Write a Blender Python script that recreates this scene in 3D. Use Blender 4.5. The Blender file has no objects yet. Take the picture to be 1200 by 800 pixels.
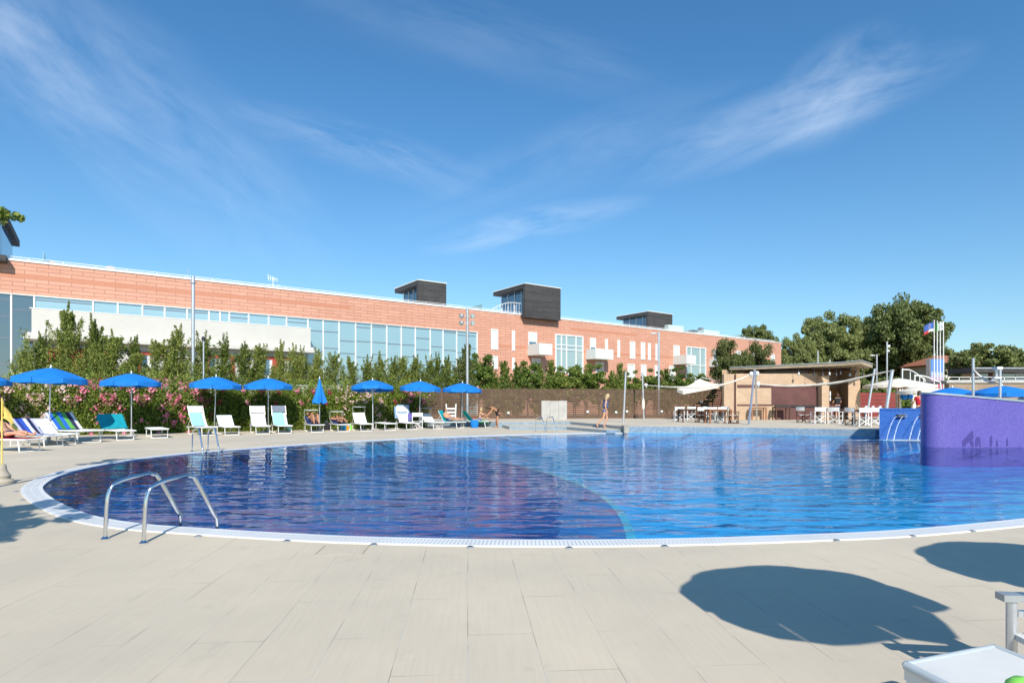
import bpy, math, random
import numpy as np
from mathutils import Vector, Matrix
random.seed(7); rng = np.random.default_rng(7)
S = bpy.context.scene; COL = S.collection
PI = math.pi; R = math.radians
F = 690.0; HY = 473.0; H = 1.35          # focal length in px of a 1200 wide picture, horizon row, eye height

def G(px, py, z=0.0):                      # where the sight line of a photo pixel meets the height z
    Y = F*(H-z)/(py-HY); return Vector(((px-600)/F*Y, Y, z))
def AT(px, Y, z=0.0): return Vector(((px-600)/F*Y, Y, z))
def ZZ(py, Y): return H-(py-HY)/F*Y

# ------------------------------------------------------------------ materials
class NT:
    def __init__(s, tree): s.t = tree; s.n = tree.nodes; s.l = tree.links
    def add(s, typ, **kw):
        n = s.n.new(typ)
        for k, v in kw.items():
            if k.startswith('i_'): n.inputs[k[2:].replace('_', ' ')].default_value = v
            else: setattr(n, k, v)
        return n
    def link(s, a, b): s.l.new(a, b)
    def math(s, op, a, b=None, c=None, clamp=False):
        n = s.n.new('ShaderNodeMath'); n.operation = op; n.use_clamp = clamp
        for i, v in enumerate((a, b, c)):
            if v is None: continue
            if isinstance(v, (int, float)): n.inputs[i].default_value = v
            else: s.l.new(v, n.inputs[i])
        return n.outputs[0]
    def mix(s, f, a, b, blend='MIX'):
        n = s.n.new('ShaderNodeMix'); n.data_type = 'RGBA'; n.blend_type = blend
        for inp, v in ((n.inputs[0], f), (n.inputs[6], a), (n.inputs[7], b)):
            if isinstance(v, (int, float)): inp.default_value = v
            elif isinstance(v, tuple): inp.default_value = (v+(1,))[:4]
            else: s.l.new(v, inp)
        return n.outputs[2]
    def ramp(s, f, stops):
        n = s.n.new('ShaderNodeValToRGB'); e = n.color_ramp.elements
        while len(e) > 1: e.remove(e[-1])
        e[0].position = stops[0][0]; e[0].color = (stops[0][1]+(1,))[:4]
        for p, c in stops[1:]:
            x = e.new(p); x.color = (c+(1,))[:4]
        s.l.new(f, n.inputs[0]); return n.outputs[0]

def newmat(name):
    m = bpy.data.materials.new(name); m.use_nodes = True
    t = NT(m.node_tree); b = t.n['Principled BSDF']; return m, t, b
def noise(t, scale, detail=4, vec=None, rough=.6):
    n = t.add('ShaderNodeTexNoise'); n.inputs['Scale'].default_value = scale
    n.inputs['Detail'].default_value = detail; n.inputs['Roughness'].default_value = rough
    if vec is not None: t.link(vec, n.inputs['Vector'])
    return n.outputs['Fac']
def objco(t):
    return t.add('ShaderNodeTexCoord').outputs['Object']
def mat(name, col, rough=.6, var=.12, scale=6, bump=0, metal=0, bscale=None, spec=None):
    m, t, b = newmat(name); oc = objco(t)
    lo = tuple(c*(1-var) for c in col); hi = tuple(min(1, c*(1+var)) for c in col)
    f = noise(t, scale, 5, oc)
    t.link(t.ramp(f, [(.3, lo), (.7, hi)]), b.inputs['Base Color'])
    b.inputs['Roughness'].default_value = rough; b.inputs['Metallic'].default_value = metal
    if spec is not None: b.inputs['Specular IOR Level'].default_value = spec
    if bump:
        bn = t.add('ShaderNodeBump'); bn.inputs['Strength'].default_value = bump; bn.inputs['Distance'].default_value = .02
        t.link(noise(t, bscale or scale*6, 4, oc), bn.inputs['Height']); t.link(bn.outputs[0], b.inputs['Normal'])
    return m
def brickmat(name, c1, c2, mortar, bw, bh, msize=.01, plane='XZ', offset=.5, rough=.8, bump=.3, extra=None, var=.1):
    m, t, b = newmat(name); oc = objco(t)
    sp = t.add('ShaderNodeSeparateXYZ'); t.link(oc, sp.inputs[0])
    cb = t.add('ShaderNodeCombineXYZ')
    t.link(sp.outputs['XYZ'.index(plane[0])], cb.inputs[0]); t.link(sp.outputs['XYZ'.index(plane[1])], cb.inputs[1])
    br = t.add('ShaderNodeTexBrick', offset=offset)
    t.link(cb.outputs[0], br.inputs['Vector'])
    br.inputs['Color1'].default_value = c1+(1,); br.inputs['Color2'].default_value = c2+(1,); br.inputs['Mortar'].default_value = mortar+(1,)
    br.inputs['Scale'].default_value = 1; br.inputs['Brick Width'].default_value = bw; br.inputs['Row Height'].default_value = bh
    br.inputs['Mortar Size'].default_value = msize; br.inputs['Mortar Smooth'].default_value = .1
    n = noise(t, 1.3, 6, oc)
    g = t.ramp(n, [(.3, (1-var,)*3), (.7, (1+var*.3,)*3)])
    col = t.mix(1.0, br.outputs['Color'], g, 'MULTIPLY')
    if extra: col = extra(t, oc, sp, col)
    t.link(col, b.inputs['Base Color']); b.inputs['Roughness'].default_value = rough
    bn = t.add('ShaderNodeBump', invert=True); bn.inputs['Strength'].default_value = bump; bn.inputs['Distance'].default_value = .01
    t.link(br.outputs['Fac'], bn.inputs['Height']); t.link(bn.outputs[0], b.inputs['Normal'])
    return m
def leafmat(name, cols, rough=.5, trans=.36):
    m, t, b = newmat(name)
    g = t.add('ShaderNodeNewGeometry').outputs['Random Per Island']
    oi = t.add('ShaderNodeObjectInfo').outputs['Random']
    n = noise(t, 1.1, 3, objco(t))
    f = t.math('ADD', t.math('MULTIPLY', g, .6), t.math('MULTIPLY', n, .45))
    f = t.math('ADD', f, t.math('MULTIPLY', t.math('SUBTRACT', oi, .5), .28), clamp=True)
    k = len(cols)
    c = t.ramp(f, [(.15+.7*i/(k-1), cols[i]) for i in range(k)])
    t.link(c, b.inputs['Base Color']); b.inputs['Roughness'].default_value = rough
    b.inputs['Specular IOR Level'].default_value = .35
    tr = t.add('ShaderNodeBsdfTranslucent'); t.link(c, tr.inputs['Color'])
    mx = t.add('ShaderNodeMixShader'); mx.inputs[0].default_value = trans
    t.link(b.outputs[0], mx.inputs[1]); t.link(tr.outputs[0], mx.inputs[2]); t.link(mx.outputs[0], t.n['Material Output'].inputs[0])
    return m
def stripemat(name, cols, axis='Y', period=.7):
    m, t, b = newmat(name); oc = objco(t)
    sp = t.add('ShaderNodeSeparateXYZ'); t.link(oc, sp.inputs[0])
    wob = t.math('MULTIPLY', noise(t, 3, 2, oc), .06)
    f = t.math('FRACT', t.math('DIVIDE', t.math('ADD', t.math('ADD', sp.outputs['XYZ'.index(axis)], 5.0), wob), period))
    n = t.n.new('ShaderNodeValToRGB'); n.color_ramp.interpolation = 'CONSTANT'; e = n.color_ramp.elements
    e[0].position = 0; e[0].color = cols[0]+(1,); e.remove(e[1])
    for i, c in enumerate(cols[1:], 1):
        x = e.new(i/len(cols)); x.color = c+(1,)
    t.link(f, n.inputs[0]); t.link(n.outputs[0], b.inputs['Base Color']); b.inputs['Roughness'].default_value = .95
    return m

M = {}
M['white'] = mat('white_paint', (.78, .78, .76), .45, .06)
M['whitefab'] = mat('white_mesh_fabric', (.68, .68, .65), .8, .06, 4, .06, bscale=240)
M['cream'] = mat('cream_canvas', (.74, .68, .58), .9, .06, 3, .2)
M['alu'] = mat('aluminium_tube', (.66, .67, .68), .38, .08, 8, metal=.75)
M['steel'] = mat('galvanised_steel', (.48, .5, .5), .45, .12, 5, metal=.6)
M['chrome'] = mat('polished_steel', (.72, .73, .74), .12, .04, 8, metal=1)
M['blue'] = mat('blue_canvas', (.002, .185, .60), .8, .14, 2.5, .3, bscale=30)
M['ltblue'] = mat('light_blue_towel', (.30, .66, .76), .95, .1, 8, .5, bscale=60)
M['teal'] = mat('teal_towel', (.0, .28, .34), .95, .15, 8, .5, bscale=60)
M['green'] = mat('green_towel', (.0, .48, .26), .95, .12, 8, .5, bscale=60)
M['navy'] = mat('navy_cloth', (.02, .03, .10), .9, .2, 8)
M['red'] = mat('red_cloth', (.5, .015, .03), .9, .15, 8)
M['paleblue'] = mat('faded_blue_towel', (.24, .38, .55), .95, .15, 20, .5)
M['greypipe'] = mat('pale_grey_piping', (.45, .5, .52), .5, .06)
M['greyfab'] = mat('grey_mesh_fabric', (.16, .19, .24), .85, .1, 8)
M['stripeA'] = stripemat('green_blue_striped_towel', [(.02, .14, .55), (.12, .42, .08), (.03, .03, .08), (.7, .7, .72), (.02, .14, .55), (.04, .25, .05)], 'Y', .62)
M['stripeB'] = stripemat('blue_white_striped_towel', [(.03, .1, .5), (.7, .7, .75), (.01, .02, .08), (.5, .5, .6), (.02, .05, .3)], 'Y', .55)
M['wood'] = mat('oiled_wood', (.30, .12, .05), .6, .2, 12)
M['darkwood'] = mat('dark_wood', (.075, .035, .02), .6, .25, 12)
M['slat'] = mat('stained_fence_board', (.115, .066, .040), .7, .22, 2.2, .3, bscale=40)
M['redslat'] = mat('red_fence_board', (.22, .035, .03), .7, .12, 2.2)
M['concrete'] = mat('weathered_concrete', (.42, .41, .38), .9, .14, 2.5, .3)
M['stone'] = mat('carved_stone', (.42, .37, .29), .9, .18, 6, .6)
M['stucco'] = mat('white_stucco', (.60, .58, .53), .85, .04, .7, .15)
M['redframe'] = mat('red_window_panel', (.42, .06, .035), .6, .1, 3)
M['blackmetal'] = mat('black_metal', (.03, .03, .035), .5, .1, 8)
M['corten'] = mat('rusted_maroon_panel', (.115, .045, .04), .75, .25, 1.4, .2)
M['roofwood'] = mat('weathered_roof_board', (.36, .29, .2), .8, .2, 2, .3)
M['orangewood'] = mat('orange_wood_shutter', (.55, .27, .09), .6, .15, 4)
M['rooftile'] = mat('red_roof_tile', (.38, .15, .09), .85, .12, 2, .4)
M['beige'] = mat('beige_render', (.52, .42, .29), .9, .08, .6)
M['trunk'] = mat('tree_bark', (.13, .095, .065), .9, .3, 5, .8)
M['skin'] = mat('skin', (.58, .31, .19), .55, .08, 6)
M['skin2'] = mat('tanned_skin', (.44, .21, .115), .55, .08, 6)
M['blonde'] = mat('blonde_hair', (.50, .38, .20), .7, .25, 30)
M['brown'] = mat('brown_hair', (.07, .03, .015), .6, .25, 30)
M['denim'] = mat('blue_denim', (.05, .15, .42), .9, .2, 12)
M['greyblue'] = mat('grey_blue_cloth', (.07, .10, .2), .9, .25, 16)
M['black'] = mat('black_cloth', (.012, .012, .016), .85, .2, 12)
M['yellow'] = mat('yellow_cloth', (.78, .56, .14), .9, .08, 6)
M['lime'] = mat('lime_plastic', (.28, .72, .12), .5, .05, 6)
M['orange'] = mat('orange_plastic', (.85, .3, .02), .5, .05, 6)
M['cyanp'] = mat('cyan_plastic', (.0, .35, .65), .5, .05, 6)
M['purpled'] = mat('dark_violet', (.06, .04, .2), .5, .3, 40)
M['greentree'] = leafmat('conifer_leaf', [(.07, .11, .022), (.16, .22, .045), (.29, .34, .07), (.43, .44, .12)])
M['bushleaf'] = leafmat('shrub_leaf', [(.05, .095, .018), (.115, .185, .034), (.20, .28, .05), (.35, .39, .09)])
M['oleleaf'] = leafmat('oleander_leaf', [(.06, .11, .016), (.145, .23, .032), (.26, .34, .055), (.42, .44, .10)])
M['planeleaf'] = leafmat('plane_tree_leaf', [(.09, .12, .04), (.18, .225, .07), (.29, .325, .11), (.38, .40, .15)])
M['holmleaf'] = leafmat('holm_oak_leaf', [(.04, .06, .018), (.09, .12, .034), (.16, .19, .055), (.24, .26, .085)])
M['pinkfl'] = leafmat('pink_petal', [(.75, .13, .27), (.88, .28, .42), (.95, .52, .58)], .6, .3)
M['palefl'] = leafmat('pale_pink_petal', [(.75, .4, .4), (.85, .6, .55), (.9, .75, .7)], .6, .3)
M['redfl'] = leafmat('crimson_petal', [(.35, .01, .05), (.5, .03, .1), (.6, .08, .14)], .6, .3)
M['whitefl'] = leafmat('white_petal', [(.7, .7, .66), (.8, .8, .76)], .6, .3)

def glassmat(name, tint, rough=.04, spec=1.0):
    m, t, b = newmat(name); oc = objco(t)
    b.inputs['Base Color'].default_value = tint+(1,); b.inputs['Roughness'].default_value = rough
    b.inputs['IOR'].default_value = 1.9; b.inputs['Specular IOR Level'].default_value = spec
    bn = t.add('ShaderNodeBump'); bn.inputs['Strength'].default_value = .06; bn.inputs['Distance'].default_value = .05
    t.link(noise(t, .7, 2, oc), bn.inputs['Height']); t.link(bn.outputs[0], b.inputs['Normal'])
    return m
M['curtain'] = glassmat('curtain_wall_glass', (.26, .40, .44))
M['darkglass'] = glassmat('dark_glass', (.035, .06, .08))
M['blueglass'] = glassmat('blue_window_glass', (.045, .12, .22))
M['paneglass'] = glassmat('pale_window_glass', (.30, .40, .40))
M['screen'] = glassmat('frosted_glass_screen', (.62, .74, .70), .3)
M['fin'] = glassmat('green_glass_fin', (.28, .45, .43), .2)
M['shutter'] = mat('white_roller_shutter', (.62, .63, .61), .6, .04)
M['balc'] = mat('white_balcony_panel', (.66, .70, .67), .5, .04)

# terracotta cladding: courses, one darker course
def terr(t, oc, sp, col):
    z = sp.outputs[2]; x = sp.outputs[0]
    def band(z0, z1, x0, x1):
        a = t.math('MULTIPLY', t.math('GREATER_THAN', z, z0), t.math('LESS_THAN', z, z1))
        return t.math('MULTIPLY', a, t.math('MULTIPLY', t.math('GREATER_THAN', x, x0), t.math('LESS_THAN', x, x1)))
    f = t.math('ADD', band(9.0, 9.25, -30, 21.5), band(6.75, 7.0, 36, 90))
    f = t.math('ADD', f, band(9.0, 9.25, 45, 55))
    return t.mix(t.math('MULTIPLY', f, .8), col, (.52, .215, .125))
M['terracotta'] = brickmat('terracotta_cladding', (.66, .345, .24), (.60, .30, .205), (.36, .17, .12), 1.15, .25, .018, extra=terr, var=.08)
M['planks'] = brickmat('dark_grey_plank_cladding', (.085, .08, .078), (.055, .052, .052), (.02, .02, .02), 2.4, .12, .012, var=.3)
M['planksY'] = brickmat('dark_grey_plank_side', (.085, .08, .078), (.055, .052, .052), (.02, .02, .02), 2.4, .12, .012, plane='YZ', var=.3)
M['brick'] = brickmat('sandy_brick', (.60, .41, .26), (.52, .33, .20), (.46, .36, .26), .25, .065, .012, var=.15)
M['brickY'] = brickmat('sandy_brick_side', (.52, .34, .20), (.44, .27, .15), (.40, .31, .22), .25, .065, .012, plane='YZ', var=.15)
M['terrbrick'] = brickmat('terrace_brick', (.36, .27, .18), (.28, .2, .13), (.3, .24, .18), .25, .07, .012, var=.2)

# ------------------------------------------------------------------ mesh helpers
class MB:
    def __init__(s): s.v = []; s.f = []
    def add(s, vs, fs):
        o = len(s.v); s.v += [tuple(v) for v in vs]; s.f += [tuple(i+o for i in f) for f in fs]; return s
    def box(s, c, d, rz=0, M3=None):
        x, y, z = d[0]/2, d[1]/2, d[2]/2
        P = [Vector(p) for p in ((-x,-y,-z),(x,-y,-z),(x,y,-z),(-x,y,-z),(-x,-y,z),(x,-y,z),(x,y,z),(-x,y,z))]
        m = M3 or Matrix.Rotation(rz, 3, 'Z'); c = Vector(c)
        return s.add([c+m@p for p in P], [(0,3,2,1),(4,5,6,7),(0,1,5,4),(1,2,6,5),(2,3,7,6),(3,0,4,7)])
    def b2(s, a, b):                      # box from corner to corner
        return s.box([(a[i]+b[i])/2 for i in range(3)], [abs(b[i]-a[i]) for i in range(3)])
    def bar(s, a, b, w, h=None, up=(0,0,1)):
        a = Vector(a); b = Vector(b); d = b-a; L = d.length
        if L < 1e-6: return s
        d.normalize(); up = Vector(up)
        if abs(d.dot(up)) > .98: up = Vector((0,1,0))
        x = d.cross(up).normalized(); z = x.cross(d)
        m = Matrix((x, d, z)).transposed()
        return s.box((a+b)/2, (w, L, h or w), M3=m)
    def tube(s, pts, r, n=8, caps=True):
        pts = [Vector(p) for p in pts]; rs = r if isinstance(r, (list, tuple)) else [r]*len(pts)
        rings = []; prev = None
        for i, p in enumerate(pts):
            d = (pts[min(i+1, len(pts)-1)]-pts[max(i-1, 0)]).normalized()
            if prev is None:
                u = Vector((0,0,1)) if abs(d.z) < .9 else Vector((1,0,0))
                x = d.cross(u).normalized()
            else:
                x = (prev-d*prev.dot(d)).normalized()
            prev = x; y = d.cross(x)
            rings.append([p+rs[i]*(math.cos(2*PI*k/n)*x+math.sin(2*PI*k/n)*y) for k in range(n)])
        vs = [v for q in rings for v in q]; fs = []
        for i in range(len(pts)-1):
            for k in range(n):
                a = i*n+k; b = i*n+(k+1) % n; fs.append((a, b, b+n, a+n))
        if caps: fs.append(tuple(range(n-1, -1, -1))); fs.append(tuple((len(pts)-1)*n+k for k in range(n)))
        return s.add(vs, fs)
    def lathe(s, prof, n=16, c=(0,0,0), sy=1):
        vs = []; fs = []
        for r, z in prof:
            for k in range(n):
                a = 2*PI*k/n; vs.append((c[0]+r*math.cos(a), c[1]+sy*r*math.sin(a), c[2]+z))
        for i in range(len(prof)-1):
            for k in range(n):
                a = i*n+k; b = i*n+(k+1) % n; fs.append((a, b, b+n, a+n))
        fs.append(tuple(range(n-1, -1, -1))); fs.append(tuple((len(prof)-1)*n+k for k in range(n)))
        return s.add(vs, fs)
    def prism(s, poly, z0, z1):
        n = len(poly); vs = [(p[0], p[1], z0) for p in poly]+[(p[0], p[1], z1) for p in poly]
        fs = [tuple(range(n-1, -1, -1)), tuple(range(n, 2*n))]+[(i, (i+1) % n, (i+1) % n+n, i+n) for i in range(n)]
        return s.add(vs, fs)
    def sheet(s, grid, th=0):              # grid of points; given a thickness, the lower side too
        a = len(grid); b = len(grid[0]); vs = [Vector(p) for row in grid for p in row]
        fs = [(i*b+j, i*b+j+1, (i+1)*b+j+1, (i+1)*b+j) for i in range(a-1) for j in range(b-1)]
        if th:
            nv = len(vs); N = [Vector((0,0,0)) for _ in vs]
            for f in fs:
                nn = (vs[f[1]]-vs[f[0]]).cross(vs[f[3]]-vs[f[0]])
                for i in f: N[i] += nn
            vs += [v-th*N[i].normalized() for i, v in enumerate(vs)]
            fs += [tuple(nv+i for i in reversed(f)) for f in list(fs)]
            rim = [i for i in range(b)]+[i*b+b-1 for i in range(1, a)]+[(a-1)*b+j for j in range(b-2, -1, -1)]+[i*b for i in range(a-2, 0, -1)]
            for i in range(len(rim)):
                p, q = rim[i], rim[(i+1) % len(rim)]; fs.append((q, p, p+nv, q+nv))
        return s.add(vs, fs)
    def build(s, name, m=None, parent=None, smooth=False, loc=None, rz=0):
        me = bpy.data.meshes.new(name); me.from_pydata(s.v, [], s.f); me.update()
        if smooth:
            me.polygons.foreach_set('use_smooth', [True]*len(me.polygons))
            try: me.set_sharp_from_angle(angle=R(40))
            except Exception: pass
        return link(name, me, m, parent, loc, rz)
def link(name, me, m=None, parent=None, loc=None, rz=0):
    o = bpy.data.objects.new(name, me); COL.objects.link(o)
    if m is not None: me.materials.append(M[m] if isinstance(m, str) else m)
    if parent: o.parent = parent
    if loc is not None: o.location = loc
    if rz: o.rotation_euler.z = rz
    return o
def tag(o, label, cat, group=None):
    o['label'] = label; o['category'] = cat
    if group: o['group'] = group
    return o
def empty(name, label, cat, loc=(0,0,0), rz=0, group=None):
    o = bpy.data.objects.new(name, None); COL.objects.link(o); o.location = loc; o.rotation_euler.z = rz
    o.empty_display_size = .2
    return tag(o, label, cat, group)
def struct(o, kind='structure'): o['kind'] = kind; return o
def dup(root, loc=None, rz=None, label=None, scale=None, group=None):
    kids = [(c, list(c.children)) for c in root.children]
    r = root.copy(); COL.objects.link(r)
    if loc is not None: r.location = loc
    if rz is not None: r.rotation_euler.z = rz
    if scale is not None: r.scale = scale
    if label: r['label'] = label
    if group: r['group'] = group
    for ch, gs in kids:
        c = ch.copy(); COL.objects.link(c); c.parent = r
        for g in gs:
            d = g.copy(); COL.objects.link(d); d.parent = c
    return r
ORD = 'first second third fourth fifth sixth seventh eighth ninth tenth eleventh twelfth thirteenth fourteenth fifteenth sixteenth seventeenth eighteenth nineteenth twentieth'.split()
ORD += ['twenty-'+w for w in ORD[:9]]+['thirtieth']+['thirty-'+w for w in ORD[:9]]

# ------------------------------------------------------------------ foliage
def leafmesh(name, P, size, flat=.0, aspect=.5, svar=.5):
    n = len(P); P = np.asarray(P)
    d = rng.normal(size=(n, 3)); d[:, 2] *= (1-flat); d /= np.linalg.norm(d, axis=1)[:, None]
    e = rng.normal(size=(n, 3)); e -= (e*d).sum(1)[:, None]*d; e /= np.linalg.norm(e, axis=1)[:, None]
    L = size*(1-svar/2+svar*rng.random(n))[:, None]
    V = np.empty((n, 4, 3))
    V[:, 0] = P-d*L; V[:, 1] = P+e*L*aspect; V[:, 2] = P+d*L; V[:, 3] = P-e*L*aspect
    me = bpy.data.meshes.new(name); me.vertices.add(4*n); me.vertices.foreach_set('co', V.reshape(-1))
    me.loops.add(4*n); me.loops.foreach_set('vertex_index', np.arange(4*n, dtype=np.int32))
    me.polygons.add(n); me.polygons.foreach_set('loop_start', np.arange(0, 4*n, 4, dtype=np.int32))
    try: me.polygons.foreach_set('loop_total', np.full(n, 4, dtype=np.int32))
    except Exception: pass
    me.update(); me.validate(); return me

def conifer(h, r, n=9000, size=.075, ragged=.35, lean=0):
    """upright cypress-like tree: many steeply rising sprays, several ending near the top at different heights"""
    P = []; nb = 80; limbs = MB()
    limbs.tube([(0, 0, 0), (0.02, 0, h*.4), (lean*.6, .02, h*.65), (lean, 0, h*.85)], [.09, .07, .035, .008], 6)
    for b in range(nb):
        t = ((b+rng.random())/nb)**1.1; z0 = .08*h+t*.74*h
        a = rng.uniform(0, 2*PI); env = r*(1.22-t**.95*1.10)*(.74+ragged*rng.uniform(-.8, 1.1)); env = max(env, .07)
        rise = env*rng.uniform(.5, 1.2)+rng.uniform(.1, .15*h*(.35+.65*t))
        k = int(n/nb*(1.35-.75*t)); u = rng.random(k)**.7
        x = np.cos(a)*env*u**.8+lean*t; y = np.sin(a)*env*u**.8; z = z0+rise*u**1.35
        w = (.04+.13*env+.05*(1-t))*(1.25-u)*1.05
        P.append(np.stack([x, y, z], 1)+rng.normal(size=(k, 3))*w[:, None]*np.array([1, 1, 1.15]))
        if b % 4 == 0: limbs.tube([(lean*t, 0, z0), (np.cos(a)*env*.8+lean*t, np.sin(a)*env*.8, z0+rise*.7)], [.02, .006], 4)
    P = np.concatenate(P); P = P[(P[:, 2] > .1) & (P[:, 2] < h*1.02)]
    return leafmesh('crown', P, size, aspect=.38), limbs
def broad(rx, ry, zc, rz_, nc, per, size, trunk_r=.2, clump=.28, seed=0, top_bias=.2, holes=.15):
    """broadleaved crown of leaf clumps carried by limbs"""
    P = []; limbs = MB(); base = Vector((0, 0, 0)); fork = Vector((0, 0, max(.3, (zc-rz_)*.95)))
    limbs.tube([base, (.04*rx, 0, fork.z*.5), fork], [trunk_r, trunk_r*.8, trunk_r*.65], 8)
    lob = rng.normal(size=(7, 3)); lob /= np.linalg.norm(lob, axis=1)[:, None]
    for c in range(nc):
        d = rng.normal(size=3); d /= np.linalg.norm(d); d[2] = d[2]*.9+top_bias*.3
        bump = 1+.22*max(0, (lob@d).max())*rng.uniform(.6, 1.2)-.12
        rad = (rng.random()**.38)*bump
        p = np.array([rx*d[0]*rad, ry*d[1]*rad, zc+rz_*d[2]*rad])
        s = clump*min(rx, rz_)*rng.uniform(.45, 1.15)
        k = int(per*rng.uniform(.6, 1.4))
        q = rng.normal(size=(k, 3)); q /= np.linalg.norm(q, axis=1)[:, None]; q *= (rng.random(k)**.45)[:, None]
        P.append(p+q*s*np.array([1, 1, .72]))
        if c % 5 == 0:
            m = Vector((p[0]*.45, p[1]*.45, fork.z+(p[2]-fork.z)*.45+.1*rz_))
            limbs.tube([fork, m, Vector(p)], [trunk_r*.4, trunk_r*.22, trunk_r*.05], 5)
    P = np.concatenate(P); P = P[P[:, 2] > .05]
    return leafmesh('crown', P, size, aspect=.55), limbs
def place_tree(name, label, cat, loc, crown, limbs, leaf, group=None, rz=0, stem='trunk', foliage='crown'):
    e = empty(name, label, cat, loc, rz, group)
    limbs.build(stem, 'trunk', e, True); link(foliage, crown, leaf, e)
    return e

# ------------------------------------------------------------------ world, sun, camera
SUN_EL = R(37); sd = Vector((-.17, 1, 0)).normalized()
w = bpy.data.worlds.new('World'); S.world = w; w.use_nodes = True
t = NT(w.node_tree); bg = t.n['Background']
sky = t.add('ShaderNodeTexSky', sky_type='NISHITA', sun_disc=False)
sky.sun_elevation = SUN_EL; sky.sun_rotation = R(170.4); sky.altitude = 20; sky.air_density = 1.0; sky.dust_density = .35; sky.ozone_density = 2.2
gen = t.add('ShaderNodeTexCoord').outputs['Generated']
sp = t.add('ShaderNodeSeparateXYZ'); t.link(gen, sp.inputs[0])
ay = t.math('MAXIMUM', t.math('ABSOLUTE', sp.outputs[1]), .08)
U = t.math('DIVIDE', sp.outputs[0], ay); V = t.math('DIVIDE', sp.outputs[2], ay)
def cloud(u0, v0, ang, a, b, fs, seed, gain, lo=.42, hi=.8):
    c, s_ = math.cos(ang), math.sin(ang)
    du = t.math('SUBTRACT', U, u0); dv = t.math('SUBTRACT', V, v0)
    p = t.math('ADD', t.math('MULTIPLY', du, c), t.math('MULTIPLY', dv, s_))
    q = t.math('SUBTRACT', t.math('MULTIPLY', dv, c), t.math('MULTIPLY', du, s_))
    d2 = t.math('ADD', t.math('POWER', t.math('DIVIDE', t.math('ABSOLUTE', p), a), 2.0), t.math('POWER', t.math('DIVIDE', t.math('ABSOLUTE', q), b), 2.0))
    msk = t.math('POWER', t.math('SUBTRACT', 1.0, d2, clamp=True), 1.3)
    cb = t.add('ShaderNodeCombineXYZ'); t.link(t.math('MULTIPLY', p, fs[0]), cb.inputs[0]); t.link(t.math('MULTIPLY', q, fs[1]), cb.inputs[1]); cb.inputs[2].default_value = seed
    n = t.add('ShaderNodeTexNoise'); n.inputs['Scale'].default_value = 1; n.inputs['Detail'].default_value = 9; n.inputs['Roughness'].default_value = .62; n.inputs['Distortion'].default_value = .5
    t.link(cb.outputs[0], n.inputs['Vector'])
    mr = t.add('ShaderNodeMapRange'); mr.inputs[1].default_value = lo; mr.inputs[2].default_value = hi; t.link(n.outputs['Fac'], mr.inputs[0])
    return t.math('MULTIPLY', t.math('MULTIPLY', msk, mr.outputs[0]), gain)
cl = None
for a_ in [(-.66, .50, R(-38), .50, .17, (3.0, 11), 3.1, .36), (-.84, .62, R(-42), .3, .10, (3.0, 13), 8.4, .42), (-.25, .43, R(-18), .28, .05, (4, 22), 1.7, .4),
           (.48, .49, R(20), .36, .065, (3.0, 13), 5.5, .62), (.56, .54, R(36), .17, .09, (6.0, 13), 5.9, .5), (.04, .305, R(12), .22, .035, (4, 20), 7.7, .7),
           (.1, .42, R(20), .4, .07, (2.5, 12), 9.3, .25), (-.05, .62, R(-15), .4, .08, (3, 14), 2.2, .2)]:
    c_ = cloud(*a_, lo=.38, hi=.78); cl = c_ if cl is None else t.math('ADD', cl, c_, clamp=True)
hz = t.math('MULTIPLY', t.math('SUBTRACT', 1.0, t.math('MULTIPLY', V, 4.5), clamp=True), .12)
veil = t.math('MULTIPLY', t.math('MULTIPLY', hz, noise(t, 2.2, 5, gen)), 1.0)
tint = t.ramp(sp.outputs[2], [(0.0, (.62, .80, .88)), (.06, (.63, .81, .89)), (.16, (.63, .87, .96)), (.28, (.57, .89, 1.03)), (.45, (.47, .88, 1.09)), (.7, (.44, .87, 1.10))])
skb = t.mix(1.0, sky.outputs[0], tint, 'MULTIPLY')
skc = t.mix(t.math('MULTIPLY', t.math('ADD', cl, veil, clamp=True), .62), skb, (6.4, 7.2, 8.2))
t.link(skc, bg.inputs[0]); bg.inputs[1].default_value = .122
sl = bpy.data.lights.new('sun', 'SUN'); sl.energy = 4.35; sl.angle = R(.53); sl.color = (1, .935, .84)
so = bpy.data.objects.new('sun', sl); COL.objects.link(so)
so.rotation_euler = Vector((sd.x*math.cos(SUN_EL), sd.y*math.cos(SUN_EL), -math.sin(SUN_EL))).to_track_quat('-Z', 'Y').to_euler()
cam = bpy.data.cameras.new('camera'); co = bpy.data.objects.new('camera', cam); COL.objects.link(co); S.camera = co
co.location = (0, 0, H); co.rotation_euler = (R(90), 0, 0); cam.lens = 36*F/1200; cam.sensor_width = 36
cam.shift_y = (HY-400)/1200; cam.clip_end = 5000; cam.clip_start = .05
S.view_settings.view_transform = 'Standard'; S.view_settings.look = 'None'; S.view_settings.exposure = .35; S.view_settings.gamma = 1
S.cycles.max_bounces = 8; S.cycles.transparent_max_bounces = 12; S.cycles.caustics_reflective = False; S.cycles.caustics_refractive = False

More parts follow.
